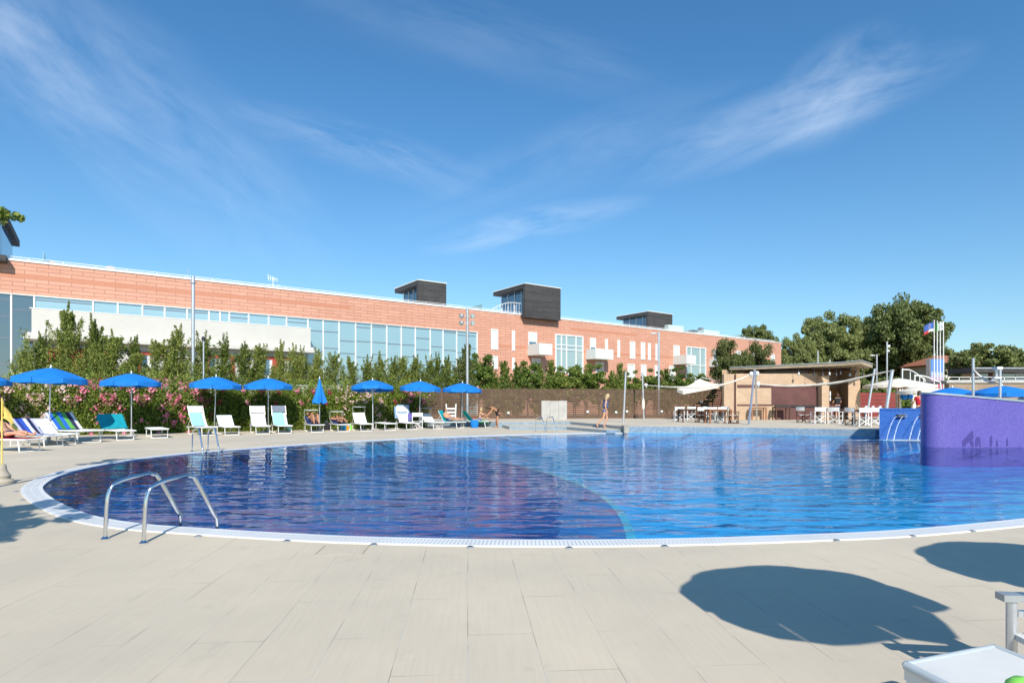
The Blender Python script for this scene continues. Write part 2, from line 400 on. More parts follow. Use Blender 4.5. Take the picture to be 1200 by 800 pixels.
# ------------------------------------------------------------------ pool outline
def spline(pts, k=8):
    out = []; n = len(pts)
    for i in range(n-1):
        p0 = pts[max(i-1, 0)]; p1 = pts[i]; p2 = pts[i+1]; p3 = pts[min(i+2, n-1)]
        for j in range(k):
            u = j/k
            out.append(.5*((2*p1)+(p2-p0)*u+(2*p0-5*p1+4*p2-p3)*u*u+(3*p1-p0-3*p2+p3)*u**3))
    out.append(pts[-1]); return out
pxs = [(1290, 596), (1200, 608), (1060, 621), (940, 627), (770, 632), (600, 633), (430, 629.5), (330, 625), (247, 620), (165, 614), (110, 604.5), (72, 590), (52, 576), (53, 567.5), (72, 557), (110, 547),
       (165, 538), (215, 532), (280, 526.5), (370, 520), (430, 516.3), (540, 511.5), (640, 508.6), (733, 507)]
edge = spline([Vector((p.x, p.y, 0)) for p in [G(*q) for q in pxs]], 8)
far = [G(*q) for q in [(736, 507), (800, 507.6), (880, 508.8), (960, 510.6), (1032, 512.5)]]
far[0] = edge[-1]
right_end = [Vector((13.8, 21.9, 0)), Vector((15.5, 21.2, 0)), Vector((26, 20.5, 0)), Vector((26, 9.0, 0)), Vector((13.0, 7.9, 0))]
shore = edge+[f for f in far[1:]]
outline = shore+right_end                    # closed
def offset(poly, d, closed=False):
    out = []; n = len(poly)
    for i, p in enumerate(poly):
        a = poly[i-1] if (i > 0 or closed) else p; b = poly[(i+1) % n] if (i < n-1 or closed) else p
        tdir = (b-a).normalized(); out.append(p+Vector((-tdir.y, tdir.x, 0))*d)
    return out
# the pool runs from right foreground round the left; outward is to the left of travel
area = sum(outline[i].x*outline[(i+1) % len(outline)].y-outline[(i+1) % len(outline)].x*outline[i].y for i in range(len(outline)))
SGN = 1 if area < 0 else -1
COPW = .27
outer = offset(edge, SGN*COPW)
TZ = .30                                     # height of the far terrace

# deck: one sheet with a hole for the pool (ring of quads from the outline to a big frame, triangulated by bmesh)
import bmesh
from mathutils.geometry import tessellate_polygon
def holed(name, hole, rect, z, m):
    o = [Vector((x, y, 0)) for x, y in rect]
    polys = [o, [Vector((p.x, p.y, 0)) for p in hole]]
    tris = tessellate_polygon(polys); vs = [(p.x, p.y, z) for q in polys for p in q]
    me = bpy.data.meshes.new(name); fs = []
    for a, b, c in tris:
        A, B, C_ = (Vector(vs[i]) for i in (a, b, c))
        fs.append((a, b, c) if (B-A).cross(C_-A).z > 0 else (a, c, b))
    me.from_pydata(vs, [], fs); me.update(); return link(name, me, m)

def deckmat():
    m, t, b = newmat('sandstone_slabs'); oc = objco(t)
    mp = t.add('ShaderNodeMapping'); mp.inputs['Rotation'].default_value = (0, 0, R(90-4.3)); t.link(oc, mp.inputs[0])
    mp.inputs['Rotation'].default_value = (0, 0, R(-94.3))
    br = t.add('ShaderNodeTexBrick', offset=.43, offset_frequency=2, squash=1); t.link(mp.outputs[0], br.inputs['Vector'])
    br.inputs['Scale'].default_value = 1; br.inputs['Brick Width'].default_value = 1.15; br.inputs['Row Height'].default_value = .385
    br.inputs['Mortar Size'].default_value = .0022; br.inputs['Mortar Smooth'].default_value = .25; br.inputs['Bias'].default_value = 0
    br.inputs['Color1'].default_value = (.62, .545, .425, 1); br.inputs['Color2'].default_value = (.605, .535, .42, 1); br.inputs['Mortar'].default_value = (.27, .235, .195, 1)
    st = t.add('ShaderNodeMapping'); st.inputs['Scale'].default_value = (1.5, 26, 1); t.link(mp.outputs[0], st.inputs[0])
    grain = noise(t, 1.6, 6, st.outputs[0], .65)
    g1 = t.ramp(grain, [(.25, (.945, .94, .93)), (.7, (1.02, 1.02, 1.02))])
    big = t.ramp(noise(t, .45, 6, oc), [(.3, (.86, .86, .865)), (.7, (1.07, 1.05, 1.01))])
    c = t.mix(1, br.outputs['Color'], g1, 'MULTIPLY'); c = t.mix(1, c, big, 'MULTIPLY')
    spots = t.ramp(noise(t, 7, 3, oc), [(.70, (0, 0, 0)), (.80, (1, 1, 1))])
    c = t.mix(t.math('MULTIPLY', spots, .5), c, (.62, .46, .32))
    dirt = t.ramp(noise(t, 2.6, 6, oc, .7), [(.60, (0, 0, 0)), (.78, (1, 1, 1))])
    c = t.mix(t.math('MULTIPLY', dirt, .45), c, (.36, .32, .26))
    # only some joints are open and dark
    jn = t.ramp(noise(t, 1.9, 3, oc), [(.45, (0, 0, 0)), (.62, (1, 1, 1))])
    c2 = t.mix(t.math('MULTIPLY', br.outputs['Fac'], t.math('SUBTRACT', 1, jn)), c, t.mix(1, t.mix(0, (.52, .49, .43), (0, 0, 0)), g1, 'MULTIPLY'))
    t.link(c2, b.inputs['Base Color']); b.inputs['Roughness'].default_value = .85; b.inputs['Specular IOR Level'].default_value = .3
    bn = t.add('ShaderNodeBump'); bn.inputs['Strength'].default_value = .25; bn.inputs['Distance'].default_value = .004
    t.link(t.math('SUBTRACT', grain, t.math('MULTIPLY', br.outputs['Fac'], 1.5)), bn.inputs['Height']); t.link(bn.outputs[0], b.inputs['Normal'])
    return m
M['deck'] = deckmat()
M['grass'] = mat('dry_ground', (.16, .16, .08), .95, .3, .3)
hole = outer+[f for f in far[1:]]+right_end
struct(holed('pool_deck', hole, [(-45, -25), (45, -25), (45, 60), (-45, 60)], 0, 'deck'))
frame = [(-45, -25), (45, -25), (45, 60), (-45, 60)]
struct(holed('ground', [Vector((x, y, 0)) for x, y in frame], [(-2500, -2500), (2500, -2500), (2500, 2500), (-2500, 2500)], -.02, 'grass'))

# coping with grating slits, run length in UV
def ring(name, inn, out, z, m, zdrop=None):
    me = bpy.data.meshes.new(name); n = len(inn); vs = [(p.x, p.y, z) for p in inn]+[(p.x, p.y, z) for p in out]
    fs = [(i, i+1, n+i+1, n+i) for i in range(n-1)]
    A, B, C_ = Vector(vs[fs[0][0]]), Vector(vs[fs[0][1]]), Vector(vs[fs[0][2]])
    if (B-A).cross(C_-A).z < 0: fs = [f[::-1] for f in fs]
    me.from_pydata(vs, [], fs); me.update(); uv = me.uv_layers.new(name='UVMap'); L = [0]
    for i in range(n-1): L.append(L[-1]+(inn[i+1]-inn[i]).length)
    for lp in me.loops:
        i = lp.vertex_index; uv.data[lp.index].uv = (L[i % n], 0 if i < n else 1)
    return link(name, me, m)
def copmat():
    m, t, b = newmat('white_overflow_grating'); uv = t.add('ShaderNodeTexCoord').outputs['UV']
    sp = t.add('ShaderNodeSeparateXYZ'); t.link(uv, sp.inputs[0])
    fr = t.math('FRACT', t.math('MULTIPLY', sp.outputs[0], 26))
    slit = t.math('LESS_THAN', fr, .30)
    v = sp.outputs[1]; inb = t.math('MULTIPLY', t.math('GREATER_THAN', v, .22), t.math('LESS_THAN', v, .86))
    inb2 = t.math('SUBTRACT', 1, t.math('MULTIPLY', t.math('GREATER_THAN', v, .51), t.math('LESS_THAN', v, .57)))
    s_ = t.math('MULTIPLY', t.math('MULTIPLY', slit, inb), inb2)
    c = t.mix(t.math('MULTIPLY', s_, .75), (.76, .77, .76), (.33, .34, .34))
    nz = t.ramp(noise(t, 1.4, 5, objco(t)), [(.3, (.9, .9, .89)), (.7, (1.04, 1.04, 1.04))])
    t.link(t.mix(1, c, nz, 'MULTIPLY'), b.inputs['Base Color']); b.inputs['Roughness'].default_value = .45
    return m
M['coping'] = copmat()
struct(ring('pool_coping', edge, outer, .012, 'coping'))
lip = MB(); n_ = len(outer)
lip.add([(p.x, p.y, -.15) for p in outer]+[(p.x, p.y, .012) for p in outer]+[(p.x, p.y, .012) for p in edge]+[(p.x, p.y, -.12) for p in edge],
        [(i, i+1, n_+i+1, n_+i) for i in range(n_-1)]+[(2*n_+i, 2*n_+i+1, 3*n_+i+1, 3*n_+i) for i in range(n_-1)])
struct(lip.build('coping_edge', 'white'))

# pool basin
FZ = -.62
def tilemat(name, c1, c2, sc=26, rough=.35):
    m, t, b = newmat(name); oc = objco(t)
    vo = t.add('ShaderNodeTexVoronoi'); vo.inputs['Scale'].default_value = sc; vo.inputs['Randomness'].default_value = .15; t.link(oc, vo.inputs['Vector'])
    sp = t.add('ShaderNodeSeparateColor'); t.link(vo.outputs['Color'], sp.inputs[0])
    n = noise(t, .6, 5, oc)
    f = t.math('ADD', t.math('MULTIPLY', sp.outputs[0], .6), t.math('MULTIPLY', n, .4))
    t.link(t.ramp(f, [(.2, c1), (.8, c2)]), b.inputs['Base Color']); b.inputs['Roughness'].default_value = rough
    return m
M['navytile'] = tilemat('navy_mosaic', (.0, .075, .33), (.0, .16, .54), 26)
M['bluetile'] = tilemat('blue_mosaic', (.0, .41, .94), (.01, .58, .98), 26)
M['cyantile'] = tilemat('cyan_mosaic_line', (.04, .5, .68), (.12, .68, .8), 20)
M['skytile'] = tilemat('grey_blue_tiles', (.19, .26, .32), (.28, .35, .40), 12)
M['fount'] = tilemat('cobalt_mosaic', (.018, .085, .33), (.05, .155, .47), 38)
M['purple'] = tilemat('violet_mosaic', (.085, .065, .27), (.17, .13, .41), 60)
mb = MB(); cx = [(p.x, p.y) for p in outline]
me = bpy.data.meshes.new('pool_floor'); tr = tessellate_polygon([[Vector((x, y, 0)) for x, y in cx]])
me.from_pydata([(x, y, FZ) for x, y in cx], [], [tuple(a) for a in tr]); me.update(); struct(link('pool_floor', me, 'bluetile'))
n_ = len(outline)
struct(MB().add([(p.x, p.y, FZ) for p in outline]+[(p.x, p.y, -.004) for p in outline], [(i, (i+1) % n_, n_+(i+1) % n_, n_+i) for i in range(n_)]).build('pool_wall', 'bluetile'))
# darker field in the left half, bounded by an arc
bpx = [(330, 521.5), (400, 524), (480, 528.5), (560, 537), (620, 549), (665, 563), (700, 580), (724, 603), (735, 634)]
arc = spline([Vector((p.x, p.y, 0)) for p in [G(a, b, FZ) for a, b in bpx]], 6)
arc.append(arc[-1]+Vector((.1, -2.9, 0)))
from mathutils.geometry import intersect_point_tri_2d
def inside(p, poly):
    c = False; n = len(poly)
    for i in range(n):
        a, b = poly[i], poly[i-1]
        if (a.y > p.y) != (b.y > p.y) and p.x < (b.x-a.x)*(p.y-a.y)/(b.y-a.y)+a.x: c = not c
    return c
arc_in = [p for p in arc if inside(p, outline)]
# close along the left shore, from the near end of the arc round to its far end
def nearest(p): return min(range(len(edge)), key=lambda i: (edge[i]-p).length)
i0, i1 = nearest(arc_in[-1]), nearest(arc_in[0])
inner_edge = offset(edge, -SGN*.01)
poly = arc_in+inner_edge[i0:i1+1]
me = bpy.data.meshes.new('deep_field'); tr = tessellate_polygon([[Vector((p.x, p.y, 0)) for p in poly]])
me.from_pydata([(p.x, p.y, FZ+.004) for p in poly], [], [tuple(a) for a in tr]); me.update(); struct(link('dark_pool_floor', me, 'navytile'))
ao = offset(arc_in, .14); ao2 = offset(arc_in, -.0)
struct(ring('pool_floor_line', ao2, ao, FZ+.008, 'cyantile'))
# left half of the basin wall is navy too
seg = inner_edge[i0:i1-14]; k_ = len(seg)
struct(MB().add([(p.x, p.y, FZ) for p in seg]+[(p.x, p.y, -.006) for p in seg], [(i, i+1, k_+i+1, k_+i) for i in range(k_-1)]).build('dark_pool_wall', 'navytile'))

WA = (1.5, 5.5, .024, .0028); WF = 1.0; WI = 1.225
def watermat():
    m, t, b = newmat('pool_water'); oc = objco(t)
    t.n.remove(b)
    mp = t.add('ShaderNodeMapping'); mp.inputs['Scale'].default_value = (.75, 1.6, 1); mp.inputs['Rotation'].default_value = (0, 0, R(10)); t.link(oc, mp.inputs[0])
    wv = noise(t, WA[0], 2, mp.outputs[0], .45); n2 = noise(t, WA[1], 2, mp.outputs[0], .5); n3 = noise(t, .35, 2, oc)
    h = t.math('ADD', t.math('MULTIPLY', wv, WA[2]), t.math('MULTIPLY', n2, WA[3])); h = t.math('MULTIPLY', h, t.math('ADD', .3, t.math('MULTIPLY', n3, 1.4)))
    bn = t.add('ShaderNodeBump'); bn.inputs['Strength'].default_value = 1; bn.inputs['Distance'].default_value = 1; t.link(h, bn.inputs['Height'])
    fr = t.add('ShaderNodeFresnel'); fr.inputs['IOR'].default_value = WI; t.link(bn.outputs[0], fr.inputs['Normal'])
    gl = t.add('ShaderNodeBsdfGlossy'); gl.inputs['Roughness'].default_value = .012; t.link(bn.outputs[0], gl.inputs['Normal'])
    tp = t.add('ShaderNodeBsdfTransparent'); tp.inputs['Color'].default_value = (.70, .90, .98, 1)
    mx = t.add('ShaderNodeMixShader'); t.link(t.math('MULTIPLY', fr.outputs[0], WF), mx.inputs[0]); t.link(tp.outputs[0], mx.inputs[1]); t.link(gl.outputs[0], mx.inputs[2])
    t.link(mx.outputs[0], t.n['Material Output'].inputs[0]); return m
M['water'] = watermat()
me = bpy.data.meshes.new('pool_water'); tr = tessellate_polygon([[Vector((x, y, 0)) for x, y in cx]])
fs = []
for a, b, c in tr:
    A, B, C_ = (Vector((*cx[i], 0)) for i in (a, b, c)); fs.append((a, b, c) if (B-A).cross(C_-A).z > 0 else (a, c, b))
me.from_pydata([(x, y, -.012) for x, y in cx], [], fs); me.update(); struct(link('pool_water', me, 'water'))

# terrace (raised), its steps and tiled front
tp_ = [G(583, 494.6, TZ), G(620, 494.5, TZ), G(668, 494.0, TZ), G(735, 500.0, TZ)]
tfront = [Vector((p.x, p.y, 0)) for p in far[1:]]
cornerT = Vector((far[0].x, far[0].y, 0))
terr_poly = [Vector((p.x, p.y, 0)) for p in tp_[:3]]+[cornerT+Vector((0, .02, 0))]+[p+Vector((0, .02, 0)) for p in tfront]+[Vector((14.5, 23.5, 0)), Vector((44, 23.5, 0)), Vector((44, 58, 0)), Vector((-8, 58, 0)), Vector((-8, 40.0, 0))]
def poly_slab(name, poly, z0, z1, m, side=None):
    tr = tessellate_polygon([[Vector((p.x, p.y, 0)) for p in poly]]); n = len(poly)
    vs = [(p.x, p.y, z1) for p in poly]; fs = []
    for a, b, c in tr:
        A, B, C_ = (Vector(vs[i]) for i in (a, b, c)); fs.append((a, b, c) if (B-A).cross(C_-A).z > 0 else (a, c, b))
    me = bpy.data.meshes.new(name); vs2 = vs+[(p.x, p.y, z0) for p in poly]
    nf = len(fs); fs += [(i, (i+1) % n, (i+1) % n+n, i+n) for i in range(n)]
    me.from_pydata(vs2, [], fs); me.update(); o = link(name, me, m)
    if side:
        me.materials.append(M[side])
        for p in me.polygons[nf:]: p.material_index = 1
    return struct(o)
poly_slab('terrace', terr_poly, -.55, TZ, 'deck', 'skytile')
step = [G(577, 494.9, .15), G(597, 499.7, .15), G(664, 499.9, .15), G(711, 503.6, .15), G(721, 503.4, .15), cornerT+Vector((-.05, .3, 0)), terr_poly[2]+Vector((0, -.005, 0)), terr_poly[1]+Vector((0, -.005, 0))]
poly_slab('terrace_step', step, 0, .15, 'deck', 'skytile')
e = empty('stone_pier', 'small square stone pier where the terrace wall meets the pool steps', 'pier', (far[0].x-.02, far[0].y-.15, 0))
MB().b2((-.09, -.12, 0), (.12, .5, .31)).build('shaft', 'stone', e); MB().b2((-.11, -.14, .31), (.14, .52, .345)).build('cap', 'stone', e)

# ------------------------------------------------------------------ long terracotta building
BA = Vector((-30.7, 35.3, 0)); BE = Vector((38.4, 84.0, 0)); bd = (BE-BA).normalized(); bn_ = Vector((bd.y, -bd.x, 0)); BLEN = (BE-BA).length; RZ = 10.0
BROT = math.atan2(bd.y, bd.x)
def SZ(px, py=None, off=0.0):              # a pixel on the facade plane moved `off` towards the pool, as (run, height)
    A = BA+bn_*off; k = (px-600)/F; s_ = (k*A.y-A.x)/(bd.x-k*bd.y)
    return s_ if py is None else (s_, ZZ(py, A.y+s_*bd.y))
bld = empty('apartment_building', 'long low terracotta clad apartment building with glass curtain wall and flat roof', 'building', BA, BROT)
s0 = -14; sg = SZ(559.7); sN = BLEN
# facade masses: local x along, local y = -off (negative towards the pool), z up
def fbox(mb, sa, sb, za, zb, oa, ob): return mb.b2((sa, -oa, za), (sb, -ob, zb))
zb0 = 8.02
w1 = MB(); fbox(w1, s0, sg, zb0, RZ, 0, -1.0); fbox(w1, sg, sN, 0, RZ, 0, -14); fbox(w1, s0, sg, 0, RZ-.02, -1.2, -14)
w1.build('wall', 'terracotta', bld)
rm = MB(); fbox(rm, s0, sN, RZ, RZ+.10, .06, -.35); fbox(rm, s0, sN, RZ-.01, RZ+.03, -.4, -13.9); rm.build('roof', 'white', bld)
# roof rail
rr = MB(); 
for z in (RZ+.2, RZ+.32): rr.bar((s0, .3, z), (sN-1, .3, z), .03)
x = s0
while x < sN-1: rr.bar((x, .3, RZ+.05), (x, .3, RZ+.33), .03); x += 1.7
rr.build('roof_railing', 'white', bld)
# glass curtain
def wframe(name, sa, sb, za, zb, glass, off=.0, fw=.09, muls=(), rails=(), depth=.06, fmat='white', sill=False):
    g = MB(); fbox(g, sa, sb, za, zb, off+.012, off-.03); 
    f = MB()
    fbox(f, sa-fw, sa, za-fw, zb+fw, off+depth, off-.02); fbox(f, sb, sb+fw, za-fw, zb+fw, off+depth, off-.02)
    fbox(f, sa, sb, zb, zb+fw, off+depth-.003, off-.02); fbox(f, sa, sb, za-fw, za, off+depth-.003, off-.02)
    for m_ in muls: fbox(f, m_-fw*.4, m_+fw*.4, za, zb, off+depth-.006, off-.02)
    for r_ in rails: fbox(f, sa, sb, r_-fw*.35, r_+fw*.35, off+depth-.009, off-.02)
    o = f.build(name, fmat, bld); g.build('pane', glass, o); return o
mulpx = [13, 40, 109, 138, 167, 193, 219.5, 245, 258, 269, 291.5, 315, 336, 361, 379, 397.5, 417, 435.5, 453.5, 470.5, 487, 504.5, 519.5, 535.5, 548]
CG = []
def curtain_unit(pa, pb, dark=False):
    sa, sb = SZ(pa), SZ(pb)
    zz = .2
    o = MB(); fbox(o, sa+.03, sb-.03, zz, zb0-.05, -.10, -.16)
    z = zb0-random.choice([.25, .4, .95, 1.6])
    while z > .6: o.b2((sa+.05, .11, z-.028), (sb-.05, .075, z+.028)); z -= random.choice([1.0, 1.3, 1.6, 1.15])
    q = o.build('curtain_glass', 'darkglass' if dark else 'curtain', bld); q.data.materials.append(M['greyfab'])
    for p in q.data.polygons[6:]: p.material_index = 1
edges_ = [-75, -50, -30, -12]+mulpx+[559.7]
for i in range(len(edges_)-1): curtain_unit(edges_[i], edges_[i+1], edges_[i+1] <= 41)
mu = MB()
for q in edges_: mu.b2((SZ(q)-.045, .16, .1), (SZ(q)+.045, .03, zb0-.05))
mu.b2((s0, .16, zb0-.05), (sg, -.03, zb0)); mu.b2((sg-.1, .16, 0), (sg, -.02, zb0-.05)); mu.build('mullion', 'white', bld)
# apartments' windows on the terracotta front
def win(pa, pb, pt, pbm, glass='shutter', name='window', **k):
    sa, za = SZ(pa, pbm); sb, _ = SZ(pb, pbm); _, zt = SZ((pa+pb)/2, pt); _, za = SZ((pa+pb)/2, pbm)
    fw = .09; return wframe(name, sa+fw, sb-fw, za+fw, zt-fw, glass, 0, fw, **k)
for pa, pb, pt, pbm in [(575.2, 583.4, 385.5, 409.5), (599.7, 603.2, 387.2, 410.8), (576.5, 583, 417, 432), (600, 603, 419, 434), (709, 712, 397, 410), (723.3, 726.3, 398.3, 419),
    (738, 744, 400, 420.3), (750.8, 755.7, 401, 421), (759.2, 762.2, 402, 421.8), (768, 770.9, 402.6, 422.3), (735.3, 743.7, 426.3, 444), (751, 757, 427, 446), (767.3, 770.3, 427.8, 444),
    (789, 796, 404.5, 424), (784, 791, 428.5, 446), (697.8, 707, 423.8, 446), (903, 907.6, 415, 426), (862, 868, 411, 428), (880, 884, 413, 428)]:
    win(pa, pb, pt, pbm)
for pa, pb, pt, pbm in [(619, 629, 389, 412), (691.2, 698, 396, 418), (835.5, 842, 409.3, 426), (623, 633, 419.5, 436)]:
    o = win(pa, pb, pt, pbm, 'blueglass'); 
    sa, sb = SZ(pa)+.1, SZ(pb)-.1; zt = SZ((pa+pb)/2, pt)[1]-.1; zl = SZ((pa+pb)/2, pbm)[1]
    MB().b2((sa, -.02, zl+(zt-zl)*.52), (sb, -.05, zt)).build('shutter', 'shutter', o)
for (pa, pb, pt, pbm, mu_, ra) in [(650.3, 683, 392.5, 436, (657.5, 663.5, 674.5), (405, 410)), (803.8, 826.8, 406.7, 446, (809.5, 820), (428,))]:
    zt = SZ((pa+pb)/2, pt)[1]; zl = SZ((pa+pb)/2, pbm)[1]
    wframe('stairwell_window', SZ(pa)+.12, SZ(pb)-.12, zl, zt-.12, 'paneglass', 0, .12, [SZ(q) for q in mu_], [SZ((pa+pb)/2, q)[1] for q in ra], depth=.10)
    MB().b2((SZ(pb)-2.2, -.115, 4.3), (SZ(pb)-.15, -.14, 4.6)).build('stair_landing', 'balc', bld)
for (pc, pb, pt, pbm, dep) in [(632, 647.3, 401.8, 415, 1.9), (698, 718.8, 408.2, 420, 1.5), (804.6, 815.8, 415.6, 426, 2.0), (838.8, 846, 420, 429.3, 1.0)]:
    sa, zt = SZ(pc, pt, dep); sb, _ = SZ(pb, pt, dep); zl = SZ(pc, pbm, dep)[1]; b_ = MB()
    b_.b2((sa, -.01, zl), (sb, -dep, zl+.14)); b_.b2((sa, -dep, zl+.14), (sb, -dep+.06, zt)); b_.b2((sa, -dep+.06, zl+.14), (sa+.06, -.01, zt)); b_.b2((sb-.06, -dep+.06, zl+.14), (sb, -.01, zt))
    b_.build('balcony', 'balc', bld)
# rooftop boxes
def roofbox(pa, pb, off, top, depth, side, lo=RZ):
    sa, sb = SZ(pa, None, off), SZ(pb, None, off); b_ = MB(); Y0 = -off; Y1 = -off+depth; th = .38
    b_.b2((sa, Y0, lo), (sb, Y0+.35, top)); 
    b_.b2((sa, Y0+.35, top-th), (sb, Y1, top)); b_.b2((sa, Y0+.35, lo), (sb, Y1, lo+.3))
    o = b_.build('rooftop_room', 'planks', bld)
    i = .75
    g = MB(); g.b2((sa+i, Y0+.35, lo+.3), (sb-i, Y1-.4, top-th)); g.build('room_glazing', 'blueglass', o)
    for xx in ((sa+i-.03,) if side < 0 else (sb-i+.03,)):
        for k in range(5): yy = Y0+.4+(Y1-Y0-.9)*k/4; MB().b2((xx-.03, yy-.03, lo+.3), (xx+.03, yy+.03, top-th)).build('glazing_bar', 'white', o)
    c = MB(); c.b2((sa-.05, Y0-.05, top), (sb+.05, Y1+.05, top+.07)); c.build('flashing', 'white', o)
    return o
for (pa, pb, off, pt, dep, lo) in [(490, 523, -.6, 328.2, 5.0, RZ), (615.3, 657, .75, 332.2, 5.6, RZ-.25), (759.7, 788, -.8, 364.8, 5.2, RZ)]:
    roofbox(pa, pb, off, SZ(pa, pt, off)[1], dep, -1, lo)
s7 = SZ(7, None, .75); b_ = MB()
b_.b2((s7-9, -.75, RZ-.2), (s7, 6.6, RZ+.15)); b_.b2((s7-9, -.75, 12.3), (s7+.0, 6.9, 12.72)); o = b_.build('rooftop_room', 'planks', bld)
MB().b2((s7-8.5, -.4, RZ+.15), (s7-.22, 5.0, 12.3)).build('room_glazing', 'blueglass', o)
# white and green screens and fins standing on the roof
for (pa, pb, pt, off, dep, m_) in [(783.5, 801, 380.2, 0-.2, 2.2, 'screen'), (825, 843, 386, -.2, 2.2, 'screen')]:
    sa, zt = SZ(pa, pt, off); sb = SZ(pb, None, off)
    b_ = MB(); b_.b2((sa, -off, RZ+.1), (sb, -off+.05, zt)); b_.b2((sa, -off+.05, RZ+.1), (sa+.05, -off+dep, zt)); b_.b2((sb-.05, -off+.05, RZ+.1), (sb, -off+dep, zt)); b_.build('roof_screen', m_, bld)
for (px, pt, dep) in [(50, 294, 2.2), (565.5, 356, 4.2), (713, 393, 4.2), (868.5, 392, 4.5)]:
    sa, zt = SZ(px, pt, -.3); b_ = MB(); 
    b_.add([(sa, .4, RZ+.1), (sa, .4+dep, RZ+.1), (sa, .4+dep, min(zt, RZ+1.0)), (sa, .4, zt), (sa+.04, .4, RZ+.1), (sa+.04, .4+dep, RZ+.1), (sa+.04, .4+dep, min(zt, RZ+1.0)), (sa+.04, .4, zt)], [(0,1,2,3), (7,6,5,4), (0,4,5,1), (1,5,6,2), (2,6,7,3), (3,7,4,0)]); b_.build('glass_fin', 'fin', bld)
for (px, pt, wd, m_) in [(124, 312, .5, 'concrete'), (55, 306, .45, 'concrete'), (722, 399, .6, 'white'), (822, 384, .6, 'steel'), (812, 386.5, 2.6, 'planks')]:
    sa, zt = SZ(px, pt, -1.2); MB().b2((sa, 1.2, RZ+.03), (sa+wd, 1.2+wd, zt)).b2((sa+wd*.2, 1.2+wd*.2, zt), (sa+wd*.8, 1.2+wd*.8, zt+.08)).build('roof_vent', m_, bld)
# arched handrail beside the middle rooftop room
sa = SZ(600, None, 0); b_ = MB()
arcp = [(sa-2.4+4.6*k/14, .5, RZ+.1+1.15*math.sin(min(1, k/9)*PI/2)) for k in range(15)]
b_.tube(arcp, .035, 6); 
for p in arcp[1::1]: b_.bar((p[0], .5, RZ+.1), p, .025)
b_.build('roof_handrail', 'white', bld)
# antenna, lightning rod
an = MB(); sa = SZ(320, None, -1); an.tube([(sa, 1, RZ), (sa, 1, RZ+1.05)], .03, 6)
for k in range(5): an.bar((sa-.35+.16*k, .9+.02*k, RZ+.75), (sa-.35+.16*k, 1.1+.02*k, RZ+1.25-.05*k), .03)
an.bar((sa-.4, 1, RZ+1.0), (sa+.35, 1, RZ+.95), .03); an.bar((sa-.45, 1, RZ+.42), (sa+.5, 1, RZ+.48), .03)
for k in range(4): an.bar((sa-.35+.22*k, .8, RZ+.45), (sa-.35+.22*k, 1.2, RZ+.45), .025)
an.build('antenna', 'white', bld)
sa = SZ(220.5); MB().tube([(sa, .4, RZ), (sa, .4, RZ+.9)], .018, 5).build('lightning_rod', 'steel', bld)

# white annexe in front of the curtain wall
AO = 1.5
sA, zA = SZ(37, 353, AO); sB, zB = SZ(364, 379, AO)
ann = empty('white_annexe', 'white rendered low annexe with red window frames in front of the glass wall', 'building', BA, BROT)
zt = 6.75; zc = 5.3
b_ = MB(); b_.b2((sA+.5, -AO+.3, 0), (sB-.35, -.25, zc-.12)); b_.b2((sA, -AO, zc+.28), (sB, -.25, 7.02)); b_.build('wall', 'stucco', ann)
b_ = MB(); b_.b2((sA-.35, -AO-.42, zc-.12), (sB+.28, -.25, zc+.1)); b_.b2((sA-.2, -AO-.25, zc+.1), (sB+.15, -.25, zc+.28)); b_.build('cornice', 'stucco', ann)
b_ = MB(); b_.b2((sA-.1, -AO-.02, 7.02), (sB+.02, -.25, 7.07)); b_.build('coping', 'white', ann)
def redwin(pa, pb, z0, z1, cols):
    sa, sb = SZ(pa, None, AO-.3), SZ(pb, None, AO-.3); y = -AO+.3
    f = MB(); f.b2((sa, y-.10, z0), (sb, y+.05, z0+.22)); f.b2((sa, y-.10, z1-.22), (sb, y+.05, z1)); n = len(cols); x = sa; L = sb-sa
    f.b2((sa, y-.097, z0+.22), (sa+.22, y+.05, z1-.22)); f.b2((sb-.22, y-.097, z0+.22), (sb, y+.05, z1-.22))
    for c in cols:
        f.b2((sa+L*c[0], y-.094, z0+.22), (sa+L*c[1], y+.05, z1-.22))
    o = f.build('window_frame', 'redframe', ann)
    MB().b2((sa+.1, y-.02, z0+.1), (sb-.1, y+.02, z1-.1)).build('pane', 'blueglass', o)
    cu = MB()
    for u in (.3, .62): cu.b2((sa+L*u, y-.045, z0+.22), (sa+L*u+.35, y-.025, z1-.22))
    cu.build('curtain', 'white', o)
redwin(56, 129, 3.0, 4.75, [(0, .55), (.78, 1)]); redwin(160, 201, 2.6, 4.75, [(.9, 1)]); redwin(241, 275, 2.6, 4.75, [(.85, 1)]); redwin(300, 351, 1.4, 4.8, [(.36, .62)])
MB().b2((sA+2.4, -AO+.1, 3.2), (sA+2.65, -AO+.3, 4.4)).build('downpipe', 'redframe', ann)
MB().b2((SZ(275, None, AO), -AO+.0, 2.9), (SZ(300, None, AO), -AO+.3, 3.15)).build('ledge', 'stucco', ann)

